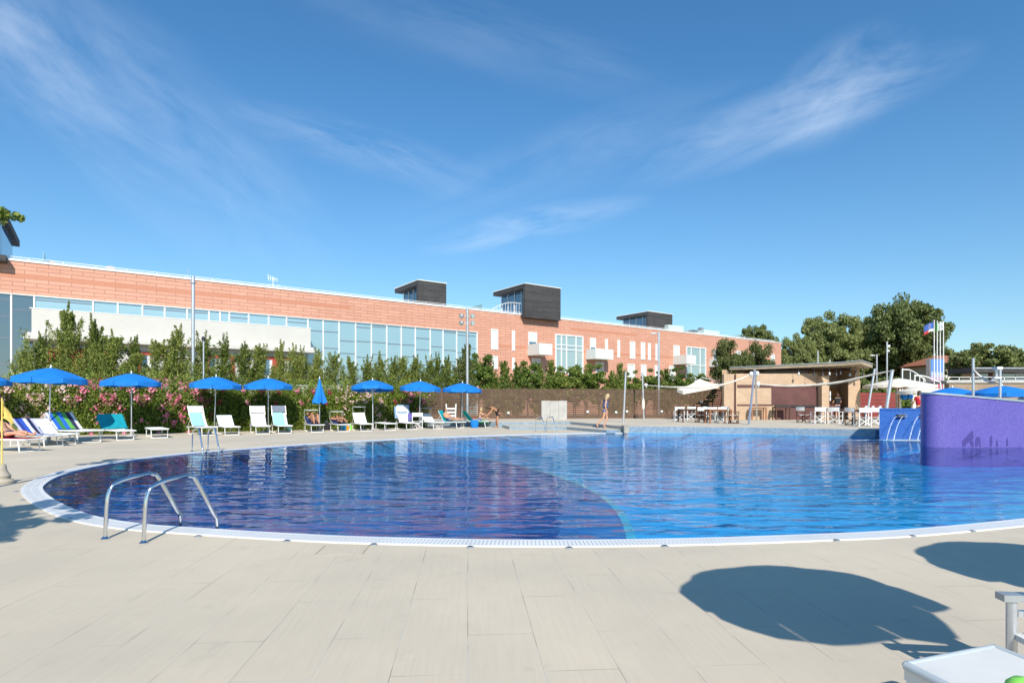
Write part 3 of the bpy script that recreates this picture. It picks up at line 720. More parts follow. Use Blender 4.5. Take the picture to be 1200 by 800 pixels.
# ------------------------------------------------------------------ trees behind the pool
TP = []
for k in range(5): TP.append(conifer(6.0, [1.25, 1.5, 1.15, 1.4, 1.3][k], 12000, .064, .32+.08*k))
big = [conifer(7.2, 2.1, 24000, .066, .42), conifer(7.2, 1.8, 22000, .066, .4)]
ctops = [(30, 397, 29.5, 1.1), (50, 378, 29.0, 1.0), (78, 343, 29.5, 1), (110, 362, 30, 1), (133, 378, 29.5, 1), (158, 385, 30.5, 0), (184, 384, 31, 0), (207, 370, 31.5, 0), (238, 382, 32, 0), (262, 385, 33, 0), (286, 394, 34, 0), (305, 391, 35, 0),
         (329, 391, 36, 0), (345, 398, 36, 0), (353, 401, 37, 0), (372, 401, 37.5, 0), (393, 402, 38, 0), (411, 411, 39, 0), (432, 412, 39.5, 0), (447, 408, 40, 0), (462, 411, 40.5, 0), (471, 407, 41, 0),
         (487, 409, 41.5, 0), (503, 412, 42, 0), (512, 408, 42, 0), (524, 411, 42.5, 0)]
lc = 0
for i, (px, py, Y, b) in enumerate(ctops):
    cr, li = big[i % 2] if b else TP[i % 5]
    hz_ = ZZ(py, Y); sc = hz_/(7.2 if b else 6.0)*.99; wd = (.85 if 1 < i < 5 else .55) if b else random.uniform(.88, 1.12)
    lab = ('tallest conifer with a slim pointed top at the left end of the conifer row' if i == 2 else 'broad ragged conifer right beside the tallest one in front of the red panel' if i == 3 else
           ORD[i]+' conifer from the left in the row behind the flowering hedge')
    e_ = place_tree('conifer_tree', lab, 'tree', AT(px, Y), cr, li, 'greentree', 'conifers in a row behind the hedge', rz=i*2.1)
    e_.scale = (wd*(1 if b else 1.0), wd*(1 if b else 1.0), sc)
# leaning dark conifer by the floodlight mast
cr, li = conifer(6.0, 1.15, 11000, .08, .4, lean=.5)
e_ = place_tree('conifer_tree', 'darker conifer leaning right beside the floodlight mast', 'tree', AT(539, 44), cr, li, 'holmleaf'); e_.scale = (1.1, 1.1, ZZ(394, 44)/6)
# shrubs behind the slatted fence
SP = [broad(1.2, 1.0, 2.9, 1.7, 46, 130, .085, .07, .34), broad(1.1, 1.0, 3.0, 1.9, 46, 130, .085, .07, .32), conifer(5.0, 1.05, 7500, .085, .6), conifer(5.0, 1.2, 8000, .085, .5)]
shr = [(561, 415, 0), (575, 424, 2), (591, 418, 3), (606, 420, 2), (618, 424, 0), (632, 421, 2), (646, 417, 3), (660, 430, 0), (672, 434, 1), (686, 427, 0), (702, 425, 1), (717, 430, 2), (727, 421, 3), (741, 433, 1), (755, 441, 0), (766, 431, 1),
       (781, 428, 3), (797, 428, 1), (812, 438, 0), (822, 441, 1)]
for i, (px, py, k) in enumerate(shr):
    cr, li = SP[k]; Y = 46+i*.25; base = {0: 4.6, 1: 4.9, 2: 5.0, 3: 5.0}[k]
    e_ = place_tree('fence_shrub', ORD[i]+' leafy green shrub from the left showing above the slatted brown fence', 'shrub', AT(px, Y), cr, li, 'bushleaf', 'shrubs above the slatted fence', rz=i*1.7, stem='stem', foliage='foliage')
    e_.scale = (random.uniform(.85, 1.1),)*2+(ZZ(py, Y)/base,)
# oak-like trees right of the building end
c1 = broad(2.6, 2.3, 4.6, 2.6, 110, 190, .10, .15, .30)
place_tree('holm_oak', 'dark rounded tree before the building, left one of the pair above the brick pavilion', 'tree', AT(856, 50), *c1, 'holmleaf', 'dark rounded trees above the pavilion').scale = (.62, .62, ZZ(399, 50)/7.0)
place_tree('holm_oak', 'dark rounded tree before the building, right one of the pair above the brick pavilion', 'tree', AT(884, 51), *c1, 'holmleaf', 'dark rounded trees above the pavilion', rz=2).scale = (.6, .6, ZZ(403, 51)/7.0)
c1 = broad(7, 5, 9.5, 6.5, 260, 230, .22, .35, .20)
place_tree('plane_tree', 'far tree crown showing over the end of the terracotta roof', 'tree', AT(886, 118), *c1, 'planeleaf').scale = (.62, .62, ZZ(381, 118)/16)
for px, py, Y, wx, lab, kk in [(932, 392, 92, .50, 'smaller plane tree at the left edge of the big tree group', 0), (972, 366, 95, .80, 'rounded plane tree in the middle of the big tree group behind the pavilion', 1), (1062, 347, 92, .98, 'tallest broad plane tree left of the flagpoles', 2), (1010, 385, 99, .62, 'dark plane tree between the two largest crowns', 3), (1020, 366, 100, .55, 'plane tree crown filling the gap behind the lamp posts', 4)]:
    if kk in (0, 2): c1 = broad(7, 5.5, 8.8, 6.8, 330, 240, .20, .4, .19)
    place_tree('plane_tree', lab, 'tree', AT(px, Y), *c1, 'planeleaf', 'big plane trees behind the pavilion', rz=kk*2).scale = (wx, wx, ZZ(py, Y)/15.9)
# low planting below the big trees so no bare horizon shows
c1 = broad(3, 2, 1.8, 1.7, 90, 150, .12, .1, .3)
for i, px in enumerate((905, 940, 975, 1010, 1045, 1080, 1105)):
    place_tree('garden_shrub', ORD[i]+' low shrub from the left under the big plane trees', 'shrub', AT(px, 70+i % 3), *c1, 'planeleaf', 'low shrubs under the plane trees', rz=i, stem='stem', foliage='foliage').scale = (1, 1, 1.3)
c1 = broad(4.0, 3, 4.6, 2.9, 200, 210, .15, .25, .22)
place_tree('linden_tree', 'round dark green tree in front of the red roofed house', 'tree', AT(1157, 62), *c1, 'planeleaf').scale = (1.0, 1.0, ZZ(404, 62)/7.5)
place_tree('linden_tree', 'green tree at the right edge behind the low flat building', 'tree', AT(1200, 66), *c1, 'planeleaf', rz=2.4).scale = (.8, .8, ZZ(413, 66)/7.5)
# tree with one twig in view; an unseen second tree, added to shade the slabs
c1 = broad(.9, .9, 4.14, .24, 34, 80, .045, .05, .5)
place_tree('garden_tree', 'tree at the far left edge with only a light green twig in view', 'tree', (-8.20, 8.4, 0), *c1, 'bushleaf')
c2 = broad(1.2, 1.6, 3.2, .7, 50, 130, .07, .08, .3)
place_tree('garden_tree', 'small unseen tree added outside the left edge to shade the slabs', 'tree', (-5.35, 2.45, 0), *c2, 'bushleaf')

# ------------------------------------------------------------------ oleander hedge and wall behind it
HA = Vector((-23.5, 23.2, 0)); HB = Vector((-5.2, 34.3, 0)); hd = (HB-HA).normalized(); hrot = math.atan2(hd.y, hd.x)
def bush(seed, n=11500, fl=150, fspread=1.0, lx=.85):
    h = 2.15
    # box-like volume with bulges, leaves biased to the skin
    bul = rng.uniform(-1, 1, size=(26, 3))*np.array([lx, .6, 1])
    P = rng.uniform(-1, 1, size=(n*2, 3)); P = P[(np.abs(P[:, 1]) > .3*rng.random(len(P))) | (P[:, 2] > .3)][:n]
    top = 1+.08*np.sin(P[:, 0]*5+seed)+.05*np.sin(P[:, 0]*13+seed*3); top = top*(1+.10*rng.normal(size=len(P))*(P[:, 2] > .7))
    wy = .62*(1-.25*np.maximum(0, P[:, 2])**2)*(1+.15*np.sin(P[:, 0]*7+P[:, 2]*4+seed))
    Q = np.stack([P[:, 0]*lx, P[:, 1]*wy, (P[:, 2]*.5+.5)*h*top], 1)+rng.normal(size=(len(P), 3))*.05
    fo = leafmesh('foliage', Q, .066, aspect=.34)
    F_ = []
    for c in range(max(1, fl//6)):
        x = rng.uniform(-lx, lx); z = h*rng.beta(2.2, 1.1)*fspread; y = -.62*(1-.2*(z/h)**2)-.03
        if rng.random() < .3: y = rng.uniform(-.5, .4); z = h*1.02
        F_.append(np.array([x, y, z])+rng.normal(size=(int(rng.integers(4, 16)), 3))*np.array([.08, .04, .08]))
    flm = leafmesh('flowers', np.concatenate(F_), .052, aspect=.9, svar=.4)
    st = MB()
    for k in range(7):
        x = rng.uniform(-lx*.7, lx*.7); st.tube([(x*.5, 0, 0), (x*.8, .05, h*.5), (x, rng.uniform(-.3, .3), h*.92)], [.03, .02, .008], 5)
    return fo, flm, st
BP = [bush(1, fl=240), bush(2, fl=120), bush(3, fl=30, fspread=.98)]
nb = 17; kinds = 'white red pale pale pink pink pink pink few rose few rose few mid pale few pink'.split()
fm = {'white': (1, 'whitefl'), 'red': (0, 'redfl'), 'pale': (0, 'palefl'), 'pink': (0, 'pinkfl'), 'few': (2, 'redfl'), 'rose': (2, 'pinkfl'), 'mid': (1, 'palefl')}
lookw = {'white': 'with white flowers', 'red': 'dotted with dark red flowers', 'pale': 'full of pale pink flowers', 'pink': 'covered in bright pink flowers', 'few': 'almost without flowers', 'rose': 'with a few pink flowers at the top', 'mid': 'with scattered pale pink flowers'}
for i in range(nb):
    p = HA+(HB-HA)*((i+.5)/nb); kd = kinds[i]; q, fmt = fm[kd]; fo, flm, st = BP[q]
    e_ = empty('oleander_bush', ORD[i]+' oleander in the hedge, '+lookw[kd], 'bush', p, hrot, 'oleander bushes forming the hedge')
    link('foliage', fo, 'oleleaf', e_); flo = bpy.data.objects.new('flowers', flm if i < 2 or True else flm); COL.objects.link(flo); flo.parent = e_; flo['kind'] = 'stuff'
    if not flm.materials: flm.materials.append(M[fmt])
    flo.material_slots[0].link = 'OBJECT'; flo.material_slots[0].material = M[fmt]
    st.build('stem', 'trunk', e_); e_.scale = (.92 if i % 2 else -.92, 1, [1.06, 1.04, 1.03, 1.05, 1.04, 1.06, 1.08, 1.03, 1.02, 1.0, .97, 1.0, .98, 1.03, .98, 1.04, .99][i])
hn = Vector((-hd.y, hd.x, 0))
wl = MB(); L = (HB-HA).length-2
wl.b2((-4, 1.35, 0), (L, 1.55, 2.30)); e_ = empty('boundary_wall', 'low pale garden wall with a flat coping just behind the flowering hedge', 'wall', HA, hrot); wl.build('wall', 'stucco', e_); MB().b2((-4, 1.29, 2.30), (L+.06, 1.61, 2.38)).build('coping', 'concrete', e_)

# ------------------------------------------------------------------ slatted fence
FA = AT(488, 40.6); FB = AT(848, 43.6); fl_ = (FB-FA).length; frot = math.atan2(FB.y-FA.y, FB.x-FA.x)
fe = empty('slatted_fence', 'long brown fence of horizontal wooden slats along the back of the terrace', 'fence', FA+Vector((0, 0, TZ)), frot)
npan = 13; pw = fl_/npan; FH = 2.06; ns = 15
for i in range(npan):
    b_ = MB(); sh = FH/ns
    for k in range(ns):
        solid = k < 3 or k == ns-1
        b_.box((pw*(i+.5), 0, sh*(k+.5)), (pw-.09, .028, sh*(1.0 if k < 2 else .74)), M3=Matrix.Rotation(random.uniform(-.0015, .0015), 3, 'Y'))
    b_.b2((pw*(i+.5)-.03, .02, 0), (pw*(i+.5)+.03, .05, FH-.05)); b_.build('slat_panel', 'slat', fe)
for i in range(npan+1): MB().b2((pw*i-.045, -.03, -.1), (pw*i+.045, .06, FH+.02)).build('post', 'slat', fe)
MB().b2((0, -.045, FH+.02), (fl_, .07, FH+.06)).build('top_rail', 'slat', fe)
fdir = (FB-FA).normalized()
def onfence(px):
    k = (px-600)/F; s_ = (k*FA.y-FA.x)/(fdir.x-k*fdir.y); return s_
for i, (px, py) in enumerate([(595.7, 483.7), (688.5, 482.3), (721.8, 483), (734.5, 482), (775.3, 482), (821.5, 470.8)]):
    s_ = onfence(px); Y = FA.y+s_*fdir.y; z = ZZ(py, Y)
    e_ = empty('wall_lamp', ['round white lamp low on the fence left of the concrete panel', 'round white lamp on the fence left of the walking woman', 'small white lamp on the fence right of the walking woman', 'round white lamp on the fence beside the leaning pole',
        'white lamp on the fence at the edge of the sail shadow', 'lamp on the shaded fence behind the terrace tables'][i], 'lamp', AT(px, Y-.06, z), frot, 'round lamps on the slatted fence')
    m3 = MB(); m3.lathe([(.04, 0), (.09, .01), (.10, .05), (.07, .08)], 12); o = m3.build('lamp_body', 'white', e_, True); o.rotation_euler.x = R(90)
    m3 = MB(); m3.lathe([(.075, .075), (.05, .10), (.01, .11)], 12); o = m3.build('lamp_lens', 'screen', e_, True); o.rotation_euler.x = R(90)
# concrete panel in front of the fence
e_ = empty('concrete_screen', 'pale grey concrete box of three slabs standing before the slatted fence', 'screen', AT(649.5, 38.6, TZ))
wpx = 30/F*38.6; hh = ZZ(469.3, 38.6)-TZ
for k in range(3): MB().b2((-wpx/2+k*wpx/3+.006, 0, 0), (-wpx/2+(k+1)*wpx/3-.006, .7, hh-(.02 if k == 1 else 0))).build('slab', 'concrete', e_)
for k in (-.6, .5): MB().tube([(k, .3, hh-.03), (k, .3, hh+.13)], .02, 6).build('lifting_bolt', 'wood', e_)

# ------------------------------------------------------------------ parasols
def make_umbrella(sagk=.045, r=1.1, z=2.62, n=8, tilt=0, open_=True, canopy='blue', rim_drop=.36, val=.17, sides=None):
    e_ = empty('beach_umbrella', 'x', 'umbrella')
    MB().tube([(0, 0, .05), (0, 0, z-.05)], .022, 8).build('pole', 'alu', e_, True)
    MB().lathe([(.22, 0), (.22, .05), (.06, .09), (.045, .30), (.03, .32)], 16).build('base', 'concrete', e_, True)
    if open_:
        m = 4*n; rings = []
        for j in range(7):
            u = j/6; row = []
            for k in range(m):
                a = 2*PI*k/m; seg = (k % 4)/4; sag = math.sin(PI*seg)
                rr_ = r*u*(1-sagk*sag*u); zz = z-.02-rim_drop*(u**1.35)-.03*sag*u
                row.append((rr_*math.cos(a), rr_*math.sin(a), zz))
            rings.append(row+[row[0]])
        c = MB(); c.sheet(rings, .006)
        can = c.build('canopy', canopy, e_, True)
        v = MB()
        for k in range(n):
            row = []; row2 = []
            for q in range(5):
                kk = (k*4+q) % m; p = Vector(rings[6][kk]); a = 2*PI*kk/m
                if q == 0: p = p+(Vector(rings[6][(kk+1) % m])-p)*.03
                if q == 4: p = p+(Vector(rings[6][(kk-1) % m])-p)*.03
                row.append(p+Vector((0, 0, .005))); dd = 1+.012*math.sin(kk*2.3)
                row2.append(Vector((p.x*dd, p.y*dd, p.z-val*(1+(.06 if sagk > 0 else .35)*math.sin(kk*5.1)))))
            v.sheet([row, [(a_+b_)/2 for a_, b_ in zip(row, row2)], row2], .005)
        v.build('valance', canopy, can)
        rb = MB()
        for k in range(n):
            a = 2*PI*k/n; R_ = Vector((math.cos(a), math.sin(a), 0))
            pts = [R_*r*u+Vector((0, 0, z-.045-rim_drop*(u**1.35))) for u in (.02, .35, .7, .985)]
            rb.tube(pts, .007, 4); rb.tube([R_*.03+Vector((0, 0, z-.62)), pts[1]+R_*.15*r+Vector((0, 0, -.03))], .006, 4)
        rb.build('ribs', 'alu', e_)
        MB().lathe([(.03, z-.02), (.035, z), (.02, z+.06), (.008, z+.10)], 10).build('finial', 'white', e_, True)
    else:
        m = 24; rows = []
        for j in range(8):
            u = j/7; row = []
            for k in range(m):
                a = 2*PI*k/m; rr_ = (.03+.27*u**1.1)*(1+.28*math.cos(a*6)*u); row.append((rr_*math.cos(a), rr_*math.sin(a), z-.02-1.22*u+.05*u*math.cos(a*6)))
            rows.append(row+[row[0]])
        MB().sheet(rows, .006).build('canopy', canopy, e_, True)
        MB().lathe([(.03, z-.03), (.035, z), (.02, z+.06), (.008, z+.12)], 10).build('finial', 'white', e_, True)
    return e_
UMB = make_umbrella()
us = [(-29, 22.5, 2.62, 'blue umbrella cut off by the left edge of the picture', .1), (57, 20.5, 2.62, 'largest blue umbrella, over the striped towels', .2), (154, 24.6, 2.64, 'blue umbrella standing between the teal towel lounger and the flat lounger', .0),
      (251, 27.2, 2.62, 'blue umbrella over the lounger with the light blue towel, fourth from the left', .35), (314.5, 28.3, 2.60, 'blue umbrella beside the light blue towel lounger, left of the closed one', .25), 
      (437, 30.2, 2.60, 'blue umbrella just right of the closed one', .55), (491, 32.0, 2.60, 'blue umbrella in front of the hedge end', .1), (541, 32.6, 2.52, 'blue umbrella in front of the slatted fence, above the reclining man', .3)]
UG = 'open blue umbrellas along the loungers'
for i, (px, Y, z, lab, rz) in enumerate(us):
    u_ = UMB if i == 0 else dup(UMB)
    u_.location = AT(px, Y); u_.rotation_euler = (R([0, 0, 0, 2, 1, -4, 2, 0][i]), R([0, 1.5, 0, 2, 0, 1, 2, 1][i]), rz); k = z/2.62; u_.scale = (1.0, 1.0, k); u_['label'] = lab; u_['group'] = UG
e_ = make_umbrella(open_=False, z=2.62); e_.location = AT(374.5, 29.5); e_['label'] = 'closed blue umbrella between the two sunbathers'
# two umbrellas behind the violet wall, two outside the frame whose shade falls on the slabs
for px, Y, z, lab, sc in [(1116, 25.0, ZZ(453.5, 25.0), 'blue umbrella showing over the violet wall, left one', .92), (1174, 22.5, ZZ(451.5, 22.5), 'blue umbrella showing over the violet wall near the right edge', 1.0)]:
    u_ = dup(UMB, AT(px, Y, 0), .2, lab, group='blue umbrellas behind the violet wall'); u_.scale = (sc, sc, z/2.62)
tanel = math.tan(SUN_EL); UMN = make_umbrella(-.10); first_n = True
for cx_, cy_, lab, rz, z in [(2.05, 4.08, 'blue umbrella outside the right edge, shading the slabs nearest the camera', .3, 2.35), (4.36, 4.92, 'blue umbrella outside the right edge, shading the slabs by the pool', .55, 2.35)]:
    u_ = UMN if first_n else dup(UMN)
    first_n = False; u_.location = (cx_-sd.x*1.9/tanel, cy_-sd.y*1.9/tanel, 0); u_.rotation_euler.z = rz; u_['label'] = lab; u_['group'] = 'blue umbrellas right of the camera'; u_.scale = (.70, .60, z/2.62)

# ------------------------------------------------------------------ loungers
def L_frame(back=38, flat=False):
    """profile: list of (x, z) from head to foot, x along the lounger"""
    hz_ = .36; hx = -.22
    if flat: return [(-.95, hz_), (hx, hz_), (.95, hz_)]
    a = R(back); return [(hx-.72*math.cos(a), hz_+.72*math.sin(a)), (hx, hz_), (.95, hz_)]
def make_lounger(back=38, hood=None, flat=False, fabric='whitefab', hoodfab='whitefab'):
    e_ = empty('sun_lounger', 'x', 'sun lounger'); P = L_frame(back, flat); w_ = .30; A, B, C_ = P
    fr = MB()
    for s_ in (-1, 1):
        fr.tube([(A[0], s_*w_, A[1]), (B[0], s_*w_, B[1])], .018, 6); fr.tube([(B[0]-.72, s_*w_, B[1]-.03), (B[0], s_*w_, B[1]-.012), (C_[0]-.03, s_*w_, C_[1]-.01), (C_[0], s_*(w_-.03), C_[1]-.01)], .026, 6)
        if not flat: fr.tube([(B[0]-.42*math.cos(R(back)), s_*w_, B[1]+.42*math.sin(R(back))), (B[0]-.62, s_*w_, B[1]-.03)], .01, 5)
    fr.tube([(A[0], -w_, A[1]), (A[0], w_, A[1])], .018, 6); fr.tube([(C_[0], -w_+.03, C_[1]-.01), (C_[0], w_-.03, C_[1]-.01)], .026, 6)
    fr.tube([(B[0]-.72, -w_, B[1]-.03), (B[0]-.72, w_, B[1]-.03)], .016, 6); fr.build('frame', 'white', e_, True)
    for x, dx in ((.72, .05), (-.72, -.05)):
        l = MB(); l.tube([(x, -w_+.02, .33), (x+dx, -w_+.02, .012), (x+dx, w_-.02, .012), (x, w_-.02, .33)], .022, 6); l.build('leg', 'white', e_, True)
    def surf(p, q, sag=.02, n=6):
        rows = []
        for i in range(n+1):
            u = i/n; x = p[0]+(q[0]-p[0])*u; z = p[1]+(q[1]-p[1])*u; rows.append([(x, (v/4-.5)*2*(w_-.012), z-sag*math.sin(PI*u)*.6-sag*math.sin(PI*v/4)*.8) for v in range(5)])
        return MB().sheet(rows[::-1], .008)
    surf(B, C_, .02).build('seat_fabric', fabric, e_, True); surf(A, B, .02).build('backrest_fabric', fabric, e_, True)
    if hood is not None:
        a = R(90 if hood == 'flat' else hood); l = .34; ax, az = A; bk = R(back)
        pv = (ax+.10*math.cos(bk), az-.10*math.sin(bk)); tip = (pv[0]-.45*math.cos(a), pv[1]+.45*math.sin(a)); mid = (pv[0]-.14*math.cos(a), pv[1]+.14*math.sin(a))
        h_ = MB()
        if hood == 'flat': tip = (pv[0]+.04, pv[1]+.40); mid = None
        for s_ in (-1, 1): h_.tube([(pv[0], s_*(w_+.015), pv[1]), (tip[0], s_*(w_+.015), tip[1])], .011, 5)
        h_.tube([(tip[0], -w_-.015, tip[1]), (tip[0], w_+.015, tip[1])], .011, 5); o = h_.build('sunshade_frame', 'alu', e_, True)
        if mid is None: surf((tip[0]-.08, tip[1]+.01), (tip[0]+.24, tip[1]-.015), .01, 3).build('sunshade_fabric', hoodfab, o, True)
        else: surf(tip, mid, .01, 3).build('sunshade_fabric', hoodfab, o, True)
    return e_
def place(e_, px, py, ang, label, group='sun loungers along the pool edge', z=0):
    g = G(px, py, z); a = R(ang); g = g-Vector((math.cos(a), math.sin(a), 0))*.77
    e_.location = g; e_.rotation_euler.z = a; e_['label'] = label; e_['group'] = group; return e_
def on_lounger(e_): return dict(loc=e_.location.copy(), rz=e_.rotation_euler.z)
def towel(e_, m_, label, back=38, flat=False, part='all', over=0, wid=.31, name='towel', hang=0, cat='towel'):
    P = L_frame(back, flat); A, B, C_ = P; pts = []
    if part in ('all', 'back'):
        if over:
            bk = R(back); pts += [(A[0]-.05, A[1]-over), (A[0]-.045, A[1]-over*.5), (A[0]-.03, A[1]+.01)]
        n = 6
        for i in range(n+1): u = i/n; pts.append((A[0]+(B[0]-A[0])*u+.035*math.sin(R(back)), A[1]+(B[1]-A[1])*u+.034-.014*math.sin(PI*u)))
    if part in ('all', 'seat'):
        n = 6; lim = .85 if part == 'all' else 1
        for i in range(1, n+1): u = i/n*lim; pts.append((B[0]+(C_[0]-B[0])*u, B[1]+.022-.008*math.sin(PI*u)))
    if part == 'seatshort':
        for i in range(5): u = .1+i/4*.55; pts.append((B[0]+(C_[0]-B[0])*u, B[1]+.02))
    rows = []
    for j, (x, z) in enumerate(pts):
        row = []
        for k in range(9):
            y = (k/8-.5)*2*wid; dz = .006*math.sin(j*2.1+k*1.7)
            if abs(y) > .325: dz -= (abs(y)-.325)*1.0; 
            row.append((x+.004*math.sin(k*3+j), math.copysign(min(abs(y), .335), y), z+dz-(hang*max(0, k-6)/2 if k > 6 else 0)))
        rows.append(row)
    o = MB().sheet(rows[::-1], .012).build(name, m_, None, True, e_.location, e_.rotation_euler.z)
    return tag(o, label, cat)
LG = 'sun loungers along the pool edge'
A1 = make_lounger(40, None); place(A1, 35, 529, -14, 'white lounger with a red cushion at the left edge', LG)
towel(A1, 'red', 'red cushion on the leftmost lounger under the person', 40, wid=.3, name='cushion', cat='cushion')
A2 = place(make_lounger(42), 63, 523, -18, 'white lounger with the blue and white striped towel', LG)
towel(A2, 'stripeB', 'blue and white striped towel on the second lounger from the left', 42, over=.3, wid=.33)
A3 = place(make_lounger(42), 103, 518.5, -22, 'white lounger with the green and blue striped towel', LG); A3.scale = (1.1, 1.35, 1.2)
tw = towel(A3, 'stripeA', 'green, blue and white striped towel over a backrest by the largest umbrella', 42, part='back', over=.35, wid=.33); tw.scale = (1.1, 1.35, 1.2)
A35 = place(make_lounger(42), 78, 521, -22, 'plain white lounger squeezed between the two striped towel loungers', LG)
A4 = place(make_lounger(45), 147, 515.5, -38, 'white lounger with a teal towel over its back', LG)
tw = towel(A4, 'teal', 'teal towel hanging over the top of a lounger backrest', 45, part='back', over=.2, wid=.40); tw.scale = (1.1, 1.35, 1.06)
A5 = place(make_lounger(flat=True), 187, 513, -52, 'flat white lounger without raised back beside the flowering hedge', LG)
A6 = place(make_lounger(52, 66), 245, 510, -42, 'white lounger with white hood and a light blue towel, left of the ladder handrails', LG)
towel(A6, 'ltblue', 'light blue towel on the backrest of the white hooded lounger', 52, part='back', hang=.2)
A7 = place(make_lounger(40), 272, 509.5, -52, 'low white lounger without a hood left of the fifth umbrella', LG)
A8 = place(make_lounger(48, 72), 308, 508.3, -58, 'white lounger with white fabric and a half shaded hood', LG)
A9 = place(make_lounger(48, 72, hoodfab='greyfab'), 334, 507.6, -58, 'lounger with a grey hood and a light blue towel', LG)
towel(A9, 'ltblue', 'light blue towel on the lounger with the grey hood', 48, part='all', hang=.28)
A10 = place(make_lounger(28, 'flat'), 372, 506.2, -60, 'lounger left of the closed umbrella with a person with raised knees', LG)
towel(A10, 'navy', 'dark blue towel under the sunbather with raised knees', 28, part='all')
A11 = place(make_lounger(20, 'flat'), 403, 505.6, -60, 'lounger carrying the stretched out sunbather', LG)
towel(A11, 'navy', 'dark blue towel under the stretched out sunbather', 20, part='all')
A12 = place(make_lounger(46, 'flat'), 429.5, 504.8, -60, 'empty white lounger with an upright open sunshade frame', LG)
A13 = place(make_lounger(flat=True), 457.5, 504.2, -60, 'flat white lounger just right of the sixth umbrella', LG)
A14 = place(make_lounger(44, 78), 482.5, 503.2, -60, 'white lounger with a faded blue towel over its hood', LG)
p_ = A14.location; bk = R(44); 
A15 = place(make_lounger(36, 'flat'), 513.5, 502.4, -55, 'white lounger with crumpled cloth below the seventh umbrella', LG)
towel(A15, 'whitefab', 'crumpled white cloth lying on a lounger below the seventh umbrella', 36, part='all', hang=.15, name='cloth', cat='cloth')
A16 = place(make_lounger(55), 539.5, 501.8, -38, 'white lounger with the reclining man on a teal towel', LG)
towel(A16, 'teal', 'teal towel under the reclining man', 55, part='all', hang=.1)
A17 = place(make_lounger(48, 'flat'), 571, 500.6, -20, 'lounger covered by a bright green towel with a boy on it', LG)
towel(A17, 'green', 'bright green towel under the boy', 48, part='all', over=.1, wid=.33, hang=.15)
# towel over a hood
b_ = MB(); pv = (-.22-.72*math.cos(bk), .36+.72*math.sin(bk)); rows = []
for j, (x, z) in enumerate([(.06, -.30), (.03, -.02), (-.02, .20), (-.06, .40), (-.09, .44), (-.14, .30), (-.15, .1)]):
    rows.append([(pv[0]+x, (k/8-.5)*.84, pv[1]+z+.012*math.sin(k*2+j)-(.10 if k < 2 and j > 1 else 0)) for k in range(9)])
tag(b_.sheet(rows, .012).build('towel', 'paleblue', None, True, A14.location, A14.rotation_euler.z), 'faded blue towel draped over a lounger hood before the hedge', 'towel')
# the near lounger at the lower right corner
q0, q1 = G(1062, 775, .38), G(1165, 755, .38); dn = Vector((.035, -.165, 0)).normalized(); ux = (q1-q0); ux.z = 0; wq = ux.length; ux.normalize()
NL = empty('sun_lounger', 'large white lounger cut off by the lower right corner', 'sun lounger', (q0.x, q0.y, 0), math.atan2(ux.y, ux.x), None)
inv = Matrix.Rotation(-math.atan2(ux.y, ux.x), 3, 'Z'); dl = inv@dn
def nl(u, v, z): return (u*wq+dl.x*v, dl.y*v, z)
rows = [[nl(.03+.94*i/8, .015+1.86*j/10, .376-.012*math.sin(PI*i/8)*min(1, j/2)) for i in range(9)] for j in range(11)]
MB().sheet(rows[::-1], .01).build('seat_fabric', 'whitefab', NL, True)
fr = MB()
for a_, b_ in ((nl(0, 0, .365), nl(1, 0, .365)), (nl(0, 0, .365), nl(0, 1.9, .365)), (nl(1, 0, .365), nl(1, 1.9, .365)), (nl(0, 1.9, .365), nl(1, 1.9, .365))): fr.tube([a_, b_], .017, 10)
fr.build('frame', 'greypipe', NL, True)
MB().sheet([[nl(0, v/6*1.9, .35), nl(0, v/6*1.9, .30)] for v in range(7)], .008).build('side_flap', 'whitefab', NL)
MB().sheet([[nl(u/6, 0, .35), nl(u/6, 0, .31)] for u in range(7)], .008).build('end_flap', 'whitefab', NL)
for u, v in ((.1, .3), (.9, .3), (.1, 1.6), (.9, 1.6)): MB().tube([nl(u, v, 0), nl(u, v, .35)], .018, 10).build('leg', 'alu', NL, True)
tag(MB().lathe([(.0, .0), (.028, .004), (.046, .022), (.052, .048), (.046, .074), (.028, .092), (.0, .098)], 24).build('ball', 'lime', None, True, (1.655, 1.905, .368)), 'lime green ball lying on the near white lounger', 'ball')
e_ = empty('metal_chair', 'metal chair at the right edge with only one armrest in view', 'chair', (2.44, 2.62, 0), R(-6))
MB().b2((-.25, -.03, .47), (.28, .03, .50)).build('armrest', 'steel', e_)
for x in (-.20, .22):
    for y in (0, -.5): MB().tube([(x, y, 0), (x, y, .47)], .021, 12).build('leg', 'alu', e_, True)
MB().b2((-.25, -.53, .47), (.28, -.47, .50)).build('armrest', 'steel', e_); MB().b2((-.18, -.012, .40), (.2, .012, .425)).build('side_rail', 'alu', e_)
MB().b2((-.2, -.5, .30), (.22, .0, .325)).build('seat', 'whitefab', e_); MB().b2((.2, -.49, .5), (.24, -.01, .75)).build('backrest', 'whitefab', e_)

